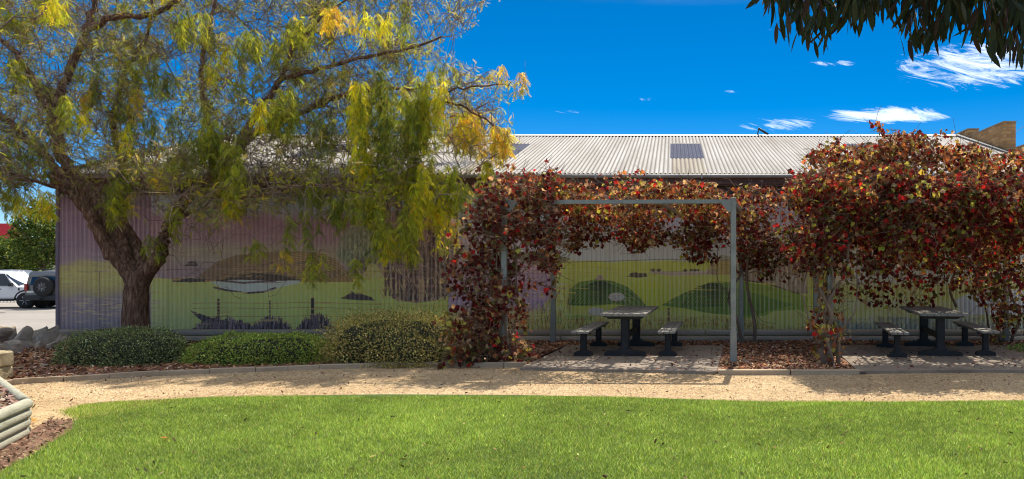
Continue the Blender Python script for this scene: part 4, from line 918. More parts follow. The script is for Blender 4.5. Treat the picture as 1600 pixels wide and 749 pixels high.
hedge('hedge', -7.86, -5.72, 11.68, 12.8, .47, [(.12, .17, .04), (.17, .23, .06), (.08, .12, .03), (.24, .28, .09)], [4, 4, 3, 1], 19000, .034, 'low bright green hedge, the middle one of the three', 'hedge', 2, HG)
hedge('hedge', -5.72, -3.45, 11.62, 13.0, .78, [(.17, .165, .06), (.24, .215, .09), (.11, .11, .04), (.38, .33, .18)], [4, 3, 3, 1.5], 26000, .032, 'tallest olive brown rounded shrub left of the red vine', 'hedge', 3, HG, .12)
hedge('ground_cover_plant', 6.35, 8.2, 12.5, 14.3, .16, [(.10, .17, .05), (.16, .24, .08), (.22, .16, .14)], [4, 3, 1.2], 7000, .035, 'low green ground cover at the right edge beside the slab', 'plant', 4)

# ---------------------------------------------------------------- vines
vv, vf = t_vine()
MAR, RED, RUS, ORA, OLI, YGN, CRE = (.12, .020, .020), (.42, .028, .026), (.18, .075, .042), (.38, .16, .06), (.12, .115, .035), (.42, .42, .08), (.46, .35, .2)
VARI = []
for i, (c, k) in enumerate([(MAR, 5), (RED, 3), (RUS, 4), (ORA, 2), (OLI, 2), (YGN, 1), (CRE, 2)]):
    for j in range(2):
        V = np.array(vv)*np.array([1, random.uniform(.85, 1.1), random.uniform(.6, 2.2)]); me = bpy.data.meshes.new('leaf'); me.from_pydata([tuple(q) for q in V], [], vf)
        at = me.color_attributes.new('tint', 'FLOAT_COLOR', 'POINT'); jc = random.uniform(.8, 1.25); at.data.foreach_set('color', np.tile(np.array([*(min(.9, q*jc) for q in c), 1]), len(V)).astype(np.float32)); me.materials.append(m_vine); VARI.append((np.array(c), me))
def vine_col(n, mix): return pick_cols(n, [MAR, RED, RUS, ORA, OLI, YGN, CRE], mix, .22)
def build_vine(o, boxes, stems, nparts=300):
    """boxes: (px0, px1, py0, py1, d0, d1, n, mix) sampled in the volume; ragged edges from noise"""
    PS, CS = [], []
    for (a, b_, c, d, d0, d1, n, mix) in boxes:
        m = int(n*2.6); dep = RNG.uniform(d0, d1, m); px = RNG.uniform(a, b_, m); py = RNG.uniform(c, d, m)
        # lay out at the mean depth so that the volume is a real block of growth
        dm = (d0+d1)/2; X = (px-CX)/F*dm; Z = H-(py-CY)/F*dm; p = np.stack([X, dep, Z], 1)
        ex = np.minimum(px-a, b_-px)/(.5*(b_-a)); ey = np.minimum(py-c, d-py)/(.5*(d-c)); e = np.minimum(ex*1.6, ey*1.8)
        keep = (vnoise(p, 3.3, 5)+.35*(vnoise(p, 9, 2)-.5)) > (.43+.34*np.clip(1-e*2.0, 0, 1)); p = p[keep][:int(n*.95)]; PS.append(p); CS.append(vine_col(len(p), mix))
    p = np.concatenate(PS); c = np.concatenate(CS); n = len(p)
    cn = vnoise(p, 2.2, 8); f = .75+.6*np.clip(cn, 0, 1); c = np.clip(c*f[:, None], .004, .8)
    t_ = RNG.normal(size=(n, 3))*.55+np.array([0, -.25, -.75]); nn_ = RNG.normal(size=(n, 3))*.75+np.array([0, -.45, .6]); Rr = frames(t_, nn_); sc = RNG.uniform(.048, .10, n)
    l0 = np.array(tuple(o.location)); front_ = np.argsort(np.linalg.norm(p-np.array([0, 0, H]), axis=1)-sc*6)
    first = front_[:nparts]; rest = front_[nparts:]
    sc3 = np.stack([sc, sc, sc*RNG.uniform(.5, 2.4, n)], 1)
    s = scatter('leaves', vv, vf, p[rest]-l0, Rr[rest], sc3[rest], c[rest], m_vine, o); s['kind'] = 'stuff'
    ca = np.array([q[0] for q in VARI])
    for i in first:
        j = int(np.argmin(((ca-c[i])**2).sum(1)+RNG.random(len(VARI))*.002)); q = bpy.data.objects.new('leaf', VARI[j][1]); COL.objects.link(q); q.parent = o
        mtx = Matrix([[*Rr[i][r], 0] for r in range(3)]+[[0, 0, 0, 1]]); q.matrix_local = Matrix.Translation(Vector(p[i]-l0)) @ mtx @ Matrix.Diagonal((sc3[i][0], sc3[i][1], sc3[i][2], 1))
    for pts, r0, r1 in stems:
        pts = smooth_path(pts, 5); m = len(pts); ph = random.uniform(0, 6); pts = [q+np.array([.025*math.sin(k*.8+ph), .025*math.cos(k*.7+ph), 0]) for k, q in enumerate(pts)]
        mb = MB(); mb.tube([Vector(q)-o.location for q in pts], [r0+(r1-r0)*k/(m-1) for k in range(m)], 7); mb.build('stem', m_vstem, o)
    # fine tendrils threading the growth
    m = min(2600, n); a = p[RNG.integers(0, n, m)]; dr = RNG.normal(size=(m, 3))*np.array([1, .6, .6]); dr /= np.linalg.norm(dr, axis=1, keepdims=True); L_ = RNG.uniform(.12, .4, m)[:, None]
    V_, F_ = tri_tubes([a-l0, a+dr*L_*.5+RNG.normal(size=(m, 3))*.03-l0, a+dr*L_-l0], [.005, .004, .003]); s = np_mesh('tendrils', V_, F_, m_vstem, o); s['kind'] = 'stuff'
    return n
def sprig(pts, d, n=10):
    """small shoots sticking out above: many tiny boxes"""
    out_ = []
    for (x, y) in pts: out_.append((x-9, x+9, y-9, y+9, d-.1, d+.1, n, [2, 3, 2, 3, 1, 2, 2]))
    return out_
mixL = [7, 1.0, 4, 1.0, 2.2, .5, 2.6]; mixT = [3, 1.0, 4.2, 3.0, 2.6, 2.0, 4.0]; mixR = [8.5, 2.2, 3.0, 1.0, 4.4, 1.8, 1.2]; mixY = [2.5, .8, 3, 2, 3.5, 2.6, 3]
VG = 'climbing vines on the pergolas'
def st3(pts): return [np.array(P(*p)) for p in pts]
va = empty('climbing_vine', (-2.76, 12.1, 0), 'dark red vine climbing the left front post, leaves down to the ground', 'vine', VG)
n_a = build_vine(va, [(735, 880, 268, 372, 11.9, 13.2, 1700, mixL), (742, 872, 340, 430, 11.9, 12.6, 700, mixL), (705, 800, 370, 520, 11.8, 12.5, 420, mixL), (712, 830, 470, 560, 11.75, 12.5, 420, mixL), (765, 830, 400, 575, 11.9, 12.4, 520, mixL), (690, 760, 530, 580, 11.6, 12.3, 220, mixY), (690, 770, 330, 540, 11.7, 12.4, 420, mixL), (676, 740, 470, 580, 11.5, 12.0, 200, mixY), (820, 876, 360, 470, 11.9, 12.4, 160, mixL), (755, 850, 292, 345, 11.6, 12.0, 330, mixL), (765, 815, 330, 500, 11.6, 12.0, 260, mixL), (740, 840, 510, 580, 11.7, 12.3, 350, mixY), (820, 856, 420, 450, 11.9, 12.2, 40, mixL),
      (676, 700, 560, 584, 11.4, 11.6, 26, mixY), (690, 712, 545, 566, 11.5, 11.7, 26, mixY)]+sprig([(850, 255), (862, 266), (872, 272), (800, 262)], 12.5, 12),
   [(st3([(770, 578, 12.1), (778, 520, 12.05), (792, 460, 12.1), (780, 400, 12.1), (796, 330, 12.2)]), .028, .014), (st3([(800, 576, 12.1), (790, 500, 12.0), (776, 430, 12.1), (790, 360, 12.2), (820, 320, 12.5)]), .022, .01), (st3([(788, 576, 12.2), (802, 510, 12.2), (810, 450, 12.2), (800, 380, 12.2), (780, 310, 12.4)]), .02, .01), (st3([(760, 572, 12.1), (740, 530, 12.0), (735, 480, 12.0), (750, 430, 12.1), (770, 350, 12.3)]), .012, .006), (st3([(690, 575, 11.6), (720, 545, 11.8), (750, 530, 12), (780, 500, 12.1)]), .01, .008), (st3([(862, 312, 12.9), (858, 380, 12.6), (856, 440, 12.5), (812, 436, 12.3)]), .006, .004)])
vb = empty('climbing_vine', (1.40, 14.9, 0), 'rust red vine on twisted stems behind the bare steel post, roofing the left pergola', 'vine', VG)
n_b = build_vine(vb, [(840, 1160, 284, 330, 12.3, 13.4, 2000, mixT), (850, 1180, 292, 345, 13.4, 14.6, 1500, mixT), (845, 1150, 322, 386, 13.9, 14.9, 2300, mixL), (1090, 1290, 288, 400, 13.6, 14.9, 2200, mixL), (1130, 1260, 380, 430, 14.2, 14.9, 420, mixR), (865, 905, 360, 395, 14.3, 14.8, 110, mixR), (960, 1010, 370, 396, 14.3, 14.8, 110, mixR), (1060, 1130, 370, 410, 14.2, 14.8, 200, mixL), (1180, 1262, 400, 442, 14.2, 14.8, 110, mixR)]
   + sprig([(965, 276), (985, 280), (1000, 274), (1030, 282), (1075, 284), (1120, 288), (940, 282), (1150, 286)], 13.2, 14),
   [(st3([(1166, 544, 14.75), (1150, 500, 14.7), (1140, 460, 14.7), (1158, 420, 14.8), (1150, 380, 14.8), (1130, 330, 14.5)]), .035, .015), (st3([(1174, 544, 14.8), (1180, 500, 14.75), (1166, 450, 14.7), (1170, 400, 14.7), (1160, 340, 14.6)]), .04, .02), (st3([(1166, 400, 14.7), (1140, 385, 14.6), (1110, 360, 14.5), (1080, 340, 14.4)]), .012, .006), (st3([(1160, 430, 14.7), (1200, 420, 14.6), (1240, 430, 14.6)]), .008, .004), (st3([(1168, 470, 14.7), (1190, 500, 14.6), (1210, 506, 14.6)]), .008, .004), (st3([(1150, 470, 14.7), (1124, 440, 14.6), (1120, 400, 14.6), (1135, 370, 14.6)]), .01, .005)], 300)
vc = empty('climbing_vine', (2.56, 11.9, 0), 'massive dark red and olive vine whose trunk wraps the front post between the slabs', 'vine', VG)
n_c = build_vine(vc, [(1232, 1400, 262, 400, 11.5, 13.2, 5200, mixR), (1262, 1420, 232, 300, 12.4, 13.9, 1900, mixT), (1340, 1470, 212, 300, 12.4, 13.8, 1900, mixT), (1215, 1330, 350, 430, 11.8, 12.6, 700, mixR), (1270, 1330, 400, 500, 11.75, 12.2, 240, mixY), (1262, 1335, 500, 572, 11.6, 12.1, 170, mixY), (1330, 1400, 380, 430, 11.8, 12.8, 330, mixR), (1225, 1262, 270, 330, 12.6, 13.6, 240, mixT)]
   + sprig([(1366, 192), (1374, 199), (1382, 208), (1386, 216), (1300, 228), (1310, 222), (1440, 212), (1450, 208), (1290, 232), (1238, 262), (1410, 216)], 12.9, 14),
   [(st3([(1290, 576, 11.85), (1284, 530, 11.8), (1300, 490, 11.8), (1278, 440, 11.85), (1300, 380, 11.9), (1310, 320, 12)]), .05, .02), (st3([(1306, 576, 11.85), (1312, 530, 11.85), (1296, 480, 11.8), (1318, 430, 11.85), (1330, 370, 12), (1350, 320, 12.2)]), .04, .015), (st3([(1298, 576, 11.75), (1296, 540, 11.7), (1286, 500, 11.8), (1302, 450, 11.8), (1290, 390, 11.9), (1270, 330, 12.1)]), .035, .012), (st3([(1300, 540, 11.8), (1326, 500, 11.8), (1340, 470, 11.9), (1336, 420, 12)]), .016, .008), (st3([(1284, 540, 11.8), (1262, 500, 11.8), (1256, 450, 11.9), (1264, 400, 12)]), .014, .008), (st3([(1294, 560, 11.9), (1278, 520, 11.95), (1280, 470, 11.9), (1268, 420, 12), (1250, 380, 12.1)]), .02, .01)])
vd = empty('climbing_vine', (6.85, 15.05, 0), 'vine with yellow and crimson leaves on the rightmost back post', 'vine', VG)
n_d = build_vine(vd, [(1395, 1640, 272, 395, 11.5, 13.2, 7200, mixR), (1440, 1640, 232, 300, 12.4, 13.9, 2500, mixT), (1640, 1720, 240, 400, 11.8, 13.6, 1500, mixR), (1390, 1500, 370, 450, 12.3, 13.6, 520, mixR), (1500, 1640, 370, 480, 13.2, 14.8, 1100, mixY), (1500, 1640, 380, 450, 12.0, 13.2, 500, mixR), (1290, 1650, 282, 330, 11.3, 11.9, 1500, mixR), (1540, 1640, 470, 530, 14.0, 14.9, 420, mixY), (1320, 1480, 430, 480, 14.0, 14.8, 260, mixR), (1300, 1600, 300, 420, 13.6, 14.9, 2600, mixR)]
   + sprig([(1490, 226), (1524, 226), (1530, 236), (1556, 246), (1476, 228), (1560, 240), (1590, 246)], 12.9, 14),
   [(st3([(1566, 534, 14.9), (1558, 500, 14.85), (1572, 460, 14.8), (1556, 420, 14.8), (1566, 360, 14.8)]), .045, .02), (st3([(1580, 534, 14.9), (1592, 500, 14.8), (1578, 450, 14.8), (1584, 400, 14.7), (1560, 350, 14.6)]), .035, .015), (st3([(1552, 534, 14.9), (1540, 490, 14.85), (1530, 450, 14.8), (1500, 420, 14.7), (1490, 380, 14.5)]), .02, .01), (st3([(1492, 480, 14.9), (1486, 450, 14.9), (1494, 410, 14.8)]), .03, .02)], 300)
print('vine leaves', n_a, n_b, n_c, n_d)

# ---------------------------------------------------------------- overhanging branch, upper right
lv, lf = t_lance(.21, 4)
oh = empty('overhanging_tree', (4.6, 3.2, 0), 'dark narrow-leaved tree whose drooping branch hangs into the upper right corner', 'tree')
mb = MB(); lo_ = oh.location
mb.tube([(0, 0, -.05), (.05, .02, .8), (-.02, .05, 1.7), (-.15, .1, 2.6), (-.2, .15, 3.6), (-.1, .2, 5.2)], [.24, .2, .18, .16, .12, .06], 12); mb.build('trunk', m_bark, oh)
BR = []
def obranch(pts, r0, r1):
    pts = smooth_path(pts, 6); m = len(pts); mb = MB(); mb.tube([Vector(q)-lo_ for q in pts], [r0+(r1-r0)*k/(m-1) for k in range(m)], 7); mb.build('branch', m_twig, oh); BR.append(pts); return pts
obranch([(4.4, 3.3, 2.7), (3.6, 3.5, 3.5), (2.8, 3.7, 3.75), (1.9, 3.85, 3.55), (1.2, 3.9, 3.35), (.6, 3.9, 3.2)], .07, .012)
obranch([(4.4, 3.35, 3.1), (3.5, 4.0, 3.7), (2.6, 4.4, 3.75), (1.9, 4.5, 3.5)], .05, .01)
obranch([(4.4, 3.3, 3.3), (3.4, 3.2, 3.9), (2.3, 3.1, 3.95), (1.4, 3.2, 3.6), (.9, 3.3, 3.3)], .05, .01)
OP, OT = [], []
# (px, py of the lowest tip, depth) hanging sprays
tips = [(1192, 24, 3.9), (1200, 34, 3.9), (1218, 50, 3.9), (1232, 82, 3.9), (1244, 60, 3.8), (1256, 78, 3.9), (1270, 95, 3.8), (1282, 78, 3.9), (1292, 70, 3.9), (1306, 62, 3.8), (1320, 52, 3.9), (1336, 62, 3.8), (1352, 58, 3.9), (1364, 50, 3.8), (1380, 45, 3.9), (1390, 42, 3.9), (1403, 15, 4.0),
        (1414, 68, 4.0), (1424, 90, 4.0), (1436, 98, 4.0), (1448, 92, 4.0), (1456, 94, 4.1), (1468, 76, 4.0), (1484, 72, 4.0), (1500, 64, 4.1), (1512, 84, 4.0), (1530, 80, 4.0), (1548, 92, 4.0), (1556, 112, 3.9), (1568, 104, 3.9), (1580, 100, 3.9), (1592, 118, 3.8), (1604, 96, 3.8), (1622, 110, 3.8), (1650, 100, 3.8)]
for (px, py, d) in tips:
    for s in range(34):
        x = px+random.gauss(0, 10); up = (s/33)**1.2*180; y = py-up-random.uniform(0, 12); ang = random.gauss(0, .28); Ln = random.uniform(.10, .16)
        tip = np.array(P(x, y, d+random.uniform(-.35, .4))); dirv = np.array([math.sin(ang), random.gauss(0, .25), -math.cos(ang)]); dirv /= np.linalg.norm(dirv); OP.append(tip-dirv*Ln); OT.append((dirv, Ln))
for k in range(4200):     # the body of the crown above and beside the frame
    b_ = random.choice(BR); q = b_[random.randrange(len(b_)//4, len(b_))]; p = q+RNG.normal(size=3)*np.array([.35, .35, .2]); 
    px = CX+p[0]/p[1]*F; py = CY-(p[2]-.1-H)/p[1]*F
    if py > 10 and 600 < px < 1610: 
        if py > (30 if px < 1375 else (4 if px < 1412 else 50)): continue
    if px < 1190: continue
    dirv = RNG.normal(size=3)*.45+np.array([0, 0, -1]); dirv /= np.linalg.norm(dirv); OP.append(p); OT.append((dirv, random.uniform(.10, .16)))
OP = np.array(OP); OD = np.array([q[0] for q in OT]); OLn = np.array([q[1] for q in OT]); n = len(OP)
ocol = pick_cols(n, [(.022, .035, .012), (.035, .05, .018), (.05, .05, .02), (.06, .03, .018)], [4, 3, 1, .6]); Rr = frames(OD, rand_dirs(n)*1.0+np.array([0, -.4, .3]))
lm = []
for c in ((.022, .035, .012), (.035, .05, .018), (.055, .032, .018), (.04, .055, .016)):
    me = bpy.data.meshes.new('leaf'); me.from_pydata(lv, [], lf); at = me.color_attributes.new('tint', 'FLOAT_COLOR', 'POINT'); at.data.foreach_set('color', np.tile(np.array([*c, 1]), len(lv)).astype(np.float32)); me.materials.append(m_dark); lm.append(me)
pyt = CY-(OP[:, 2]-H)/OP[:, 1]*F; order = np.argsort(-pyt); l0 = np.array(tuple(oh.location))
for i in order[:300]:
    q = bpy.data.objects.new('leaf', random.choice(lm)); COL.objects.link(q); q.parent = oh
    q.matrix_local = Matrix.Translation(Vector(OP[i]-l0)) @ Matrix([[*Rr[i][r], 0] for r in range(3)]+[[0, 0, 0, 1]]) @ Matrix.Diagonal((OLn[i],)*3+(1,))
o = scatter('foliage', lv, lf, OP[order[300:]]-l0, Rr[order[300:]], OLn[order[300:]], ocol[order[300:]], m_dark, oh); o['kind'] = 'stuff'
# twigs from each leaf clump up to the branches
allb = np.concatenate([np.array(b_) for b_ in BR]); mbV, mbF = [], []
for (px, py, d) in tips:
    a = np.array(P(px, py-30, d)); j = int(np.argmin(np.linalg.norm(allb-a, axis=1))); c = allb[j]; mid = (a+c)/2+np.array([0, 0, .12])
    add_tube(mbV, mbF, [a-l0, (a+mid)/2-l0, mid-l0, c-l0], [.003, .004, .006, .008], 4)
o = np_mesh('twigs', np.array([tuple(v_) for v_ in mbV]), np.array(mbF), m_twig, oh); o['kind'] = 'stuff'

# ---------------------------------------------------------------- lawn
le_x = np.array([p.x for p in lawn_e]); le_y = np.array([p.y for p in lawn_e])
pl_edge = lambda x: np.interp(x, le_x, le_y)
pts = [(p.x, p.y) for p in lawn_e]+[(9, 2.5), (-5.0, 2.5), (-5.0, 5.0), (-5.55, 6.4), (-5.95, 7.3), (-6.3, 7.75)]
lawn_poly = [(q[0], q[1]) for q in pts if not (q[0] < -6.35)]
o = sheet('lawn_ground', lawn_poly, .006, m_turf)
dirt_poly = [(-5.0, 5.0), (-5.55, 6.4), (-5.95, 7.3), (-6.3, 7.75), (-6.6, 7.8), (-6.25, 7.1), (-5.35, 5.0)]
o = sheet('dirt_margin', dirt_poly, .010, m_mulch)
def lawn_left(y): return np.interp(y, [5.0, 6.4, 7.3, 7.75, 8.2, 9.0], [-5.0, -5.5, -5.95, -6.25, -6.8, -6.9])
nb = 760000; y = 3.4+5.7*RNG.random(nb)**1.0; x = RNG.uniform(-7.2, 6.2, nb)
vis = (x > -(CX+90)/F*y) & (x < (550+90)/F*y) & (y < pl_edge(x)-.0+RNG.normal(size=nb)*.025) & (x > lawn_left(y)+RNG.normal(size=nb)*.05) & (y > 4.6)
x, y = x[vis], y[vis]; nb = len(x); print('blades', nb)
pn = np.stack([x, y, np.zeros(nb)], 1); patch = vnoise(pn, 1.1, 3)*.45+vnoise(pn, 3.1, 13)*.3+vnoise(pn, 9, 6)*.3; patch = np.clip((patch-.5)*1.5+.5, 0, 1.1)
hgt = RNG.uniform(.018, .04, nb)*(.75+.5*patch); hgt *= np.clip((pl_edge(x)-y)/.25+.5, .5, 1)
lean = RNG.normal(size=(nb, 2))*.55; az = RNG.uniform(0, PI, nb); wv_ = np.stack([np.cos(az), np.sin(az), np.zeros(nb)], 1)*RNG.uniform(.0019, .0032, nb)[:, None]
b0 = pn+np.array([0, 0, .006]); tip = b0+np.stack([lean[:, 0]*hgt, lean[:, 1]*hgt, hgt], 1)
V = np.stack([b0-wv_, b0+wv_, tip], 1).reshape(-1, 3); Fc = np.arange(3*nb).reshape(-1, 3)
gc = pick_cols(nb, [(.18, .25, .045), (.28, .36, .10), (.10, .15, .02), (.46, .52, .22), (.40, .33, .15)], [5, 3.6, 4, 1.6, .6], .22)*(.76+.52*patch)[:, None]
o = np_mesh('lawn', V, Fc, m_grass, None, np.repeat(gc, 3, 0)); tag(o, 'short bright green lawn with a curved edge along the gravel path', 'grass', None, 'stuff')

# ---------------------------------------------------------------- mulch chips and leaf litter
def inside(x, y, poly_):
    ins = np.zeros(len(x), bool); n = len(poly_)
    for a in range(n):
        xa, ya = poly_[a]; xb, yb = poly_[(a+1) % n]
        if ya == yb: continue
        ins ^= ((ya > y) != (yb > y)) & (x < (xb-xa)*(y-ya)/(yb-ya)+xa)
    return ins
ch_v = [(-.5, -.2, 0), (.5, -.16, .02), (.46, .18, .0), (-.48, .22, .03), (0, 0, .14)]; ch_f = [(0, 1, 4), (1, 2, 4), (2, 3, 4), (3, 0, 4)]
def chips(name, poly_, n, z, label, sz=(.03, .085), cols=None, wts=None):
    xs = [q[0] for q in poly_]; ys = [q[1] for q in poly_]; x = RNG.uniform(min(xs), max(xs), n); y = RNG.uniform(min(ys), max(ys), n); k = inside(x, y, poly_); x, y = x[k], y[k]; n = len(x)
    p = np.stack([x, y, z+RNG.uniform(0, .022, n)], 1); t_ = RNG.normal(size=(n, 3))*np.array([1, 1, .35]); R_ = frames(t_, rand_dirs(n, 2.2)); 
    o = scatter(name, ch_v, ch_f, p, R_, RNG.uniform(*sz, n), pick_cols(n, cols or [(.27, .12, .06), (.42, .20, .095), (.52, .33, .2), (.13, .065, .04), (.56, .42, .3)], wts or [4, 4, 2, 3, 1], .25), m_chip)
    return tag(o, label, 'mulch', None, 'stuff')
vis_bed = [q for q in bed if q[0] > -15]
chips('bark_mulch', [(p.x, p.y+.08) for p in edge[1:]]+[(-2.3, 12.1), (-2.05, 15.2), (-13.2, 15.2), (-15, 14.4), (-15, 12)], 26000, .038, 'red brown bark mulch around the three hedges')
chips('bark_mulch', [(.75, 11.05), (2.75, 11.05), (3.0, 15.2), (1.1, 15.2)], 6500, .035, 'dark bark mulch between the two concrete slabs')
chips('leaf_litter', [(-2.3, 14.47), (9, 14.47), (9, 15.2), (-2.3, 15.2)], 6000, .034, 'dry leaf litter along the timber sleepers behind the tables')
chips('planter_mulch', [(-5.3, 5.05), (-6.2, 7.0), (-8.5, 9.05), (-10, 8.8), (-10, 5.0)], 9000, .335, 'wood chips filling the log planter', (.03, .09), [(.30, .2, .15), (.2, .12, .08), (.42, .32, .25)], [3, 3, 2])
chips('loose_soil', dirt_poly, 4200, .012, 'loose soil and chips between planter and lawn', (.012, .045), [(.22, .13, .08), (.34, .22, .14), (.12, .075, .05), (.42, .31, .2)], [4, 3, 3, 1])
# pebbles on the path
pth_poly = [(p.x, p.y-.05) for p in edge[1:]]+[(2.8, 10.9), (8.5, 11.2), (8.5, 8.9)]+[(p.x, p.y+.02) for p in lawn_e[::-1] if -9 < p.x < 8]+[(-9.8, 8.2)]
chips('loose_gravel', pth_poly, 42000, .001, 'loose tan gravel grains on the path', (.008, .024), [(.62, .46, .30), (.75, .6, .42), (.42, .29, .18), (.3, .2, .13)], [4, 2, 3, 1.5])
chips('fallen_vine_leaves', [(-2.3, 11.4), (.6, 11.0), (1.0, 14.4), (-2.0, 14.4)], 260, .047, 'scattered dry vine leaves on the left slab', (.03, .07), [(.22, .08, .05), (.36, .2, .1), (.14, .06, .04)], [3, 2, 2])
chips('fallen_vine_leaves', [(2.85, 11.1), (8.4, 11.3), (8.6, 14.4), (3.1, 14.4)], 420, .047, 'scattered dry vine leaves on the right slab', (.03, .07), [(.22, .08, .05), (.36, .2, .1), (.14, .06, .04)], [3, 2, 2])
chips('path_leaf_litter', pth_poly, 900, .004, 'sparse dry leaf bits on the gravel path', (.02, .05), [(.25, .13, .07), (.4, .28, .14), (.12, .08, .05)], [3, 2, 2])
chips('lawn_clippings', [(-5.5, 6.4), (-5.0, 5.0), (3, 5.0), (5, 8.8), (-6, 8.6)], 380, .03, 'tiny dry clippings and leaf bits on the lawn', (.015, .045), [(.32, .28, .12), (.30, .18, .08), (.09, .06, .03)], [2, 1, 2])
fl = [(262, 684, (.55, .22, .05), 'large orange fallen leaf lying on the lawn near the planter', .075), (150, 657, (.5, .3, .06), 'yellow orange leaf in the soil at the planter corner', .09), (585, 712, (.5, .48, .2), 'pale yellow leaf on the lawn near the bottom centre', .06), (543, 583, (.7, .66, .6), 'pale dry leaf on the path edge below the olive shrub', .07), (475, 668, (.08, .07, .03), 'small dark leaf on the lawn left of centre', .06)]
for px, py, c, lab, s in fl:
    if px == 150: px, py = 50, 657
    me = bpy.data.meshes.new('fallen_leaf'); me.from_pydata(vv, [], vf); at = me.color_attributes.new('tint', 'FLOAT_COLOR', 'POINT'); at.data.foreach_set('color', np.tile(np.array([*c, 1]), len(vv)).astype(np.float32))
    o = link('fallen_leaf', me, None, m_vine); o.location = G(px, py, .04); o.scale = (s, s, s); o.rotation_euler = (.25, -.2, random.uniform(0, 6)); tag(o, lab, 'leaf', 'fallen leaves')

# ---------------------------------------------------------------- car park: vehicles, fence, tree, shop
ZC = -.578
m_white = flat('white_car_paint', (.74, .74, .73), .28, 0, .6, v=.03); m_greyp = flat('grey_car_paint', (.20, .205, .215), .3, .3, .6, v=.05); m_glass = flat('dark_glass', (.02, .025, .03), .08, 0, .8); m_tyre = flat('tyre_rubber', (.018, .018, .018), .85); m_rim = flat('alloy_rim', (.42, .43, .45), .35, .7); m_trim = flat('black_trim', (.022, .022, .024), .6); m_lampr = flat('red_lens', (.30, .015, .012), .25); m_lampw = flat('clear_lens', (.6, .62, .65), .15); m_plate = flat('number_plate', (.72, .72, .66), .5)
def lathe(parent, name, c, prof, mat, n=20, axis='x'):
    V = []; 
    for (r, t_) in prof:
        for j in range(n):
            a = 2*PI*j/n; p = (t_, r*math.cos(a), r*math.sin(a)) if axis == 'x' else (r*math.cos(a), t_, r*math.sin(a)); V.append(Vector(c)+Vector(p))
    k = len(prof); Fc = [(i*n+j, i*n+(j+1) % n, (i+1)*n+(j+1) % n, (i+1)*n+j) for i in range(k-1) for j in range(n)]+[tuple(range(n))[::-1], tuple(range((k-1)*n, k*n))]
    mb = MB(); mb.add(V, Fc, True); return mb.build(name, mat, parent)
def wheel(o, x, y, r, w_, side, axis='x'):
    """axle along axis; side = +1/-1 outer direction"""
    c = (x, y, r)
    t_ = lathe(o, 'wheel', c, [(r*.62, -w_/2), (r*.93, -w_/2), (r, -w_*.3), (r, w_*.3), (r*.93, w_/2), (r*.62, w_/2)], m_tyre, 24, axis)
    lathe(t_, 'rim', c, [(r*.62, side*w_*.30), (r*.6, side*w_*.46), (r*.52, side*w_*.40), (r*.16, side*w_*.38), (r*.13, side*w_*.46)], m_rim, 20, axis)
    mb = MB()
    for k in range(6):
        a = k*PI/3; ca, sa = math.cos(a), math.sin(a); off = side*w_*.42
        for s in (0,):
            A = (r*.12*ca, r*.12*sa); B = (r*.58*ca, r*.58*sa)
            if axis == 'x': mb.tube([Vector(c)+Vector((off, A[0], A[1])), Vector(c)+Vector((off, B[0], B[1]))], r*.07, 5)
            else: mb.tube([Vector(c)+Vector((A[0], off, A[1])), Vector(c)+Vector((B[0], off, B[1]))], r*.07, 5)
    mb.build('spoke', m_rim, t_)
def loft(rings, closed=True):
    """rings: list of equal-length 3-D point lists"""
    n = len(rings[0]); V = [p for r in rings for p in r]; Fc = [(i*n+j, i*n+(j+1) % n, (i+1)*n+(j+1) % n, (i+1)*n+j) for i in range(len(rings)-1) for j in range(n)]+[tuple(range(n))[::-1], tuple(range((len(rings)-1)*n, len(rings)*n))]
    return V, Fc
def car_body(o, stations, mat, wdt):
    """stations along y (length): (y, z0, z_belt, z_top, half_belt, half_top)"""
    rings = []
    for (y, z0, zb, zt, hb, ht) in stations:
        r = []
        for s in (1,): pass
        half = [(hb*.92, z0), (hb, z0+.12), (hb, zb-.12), (hb*.97, zb), (ht+.03, max(zb+.01, zt-.07)), (ht-.06, zt), (0, zt+.012)]
        r = [(-x, y, z) for x, z in half]+[(x, y, z) for x, z in half[::-1][1:]]; rings.append(r)
    V, Fc = loft(rings); mb = MB(); mb.add(V, Fc, False); return mb.build('body', mat, o)
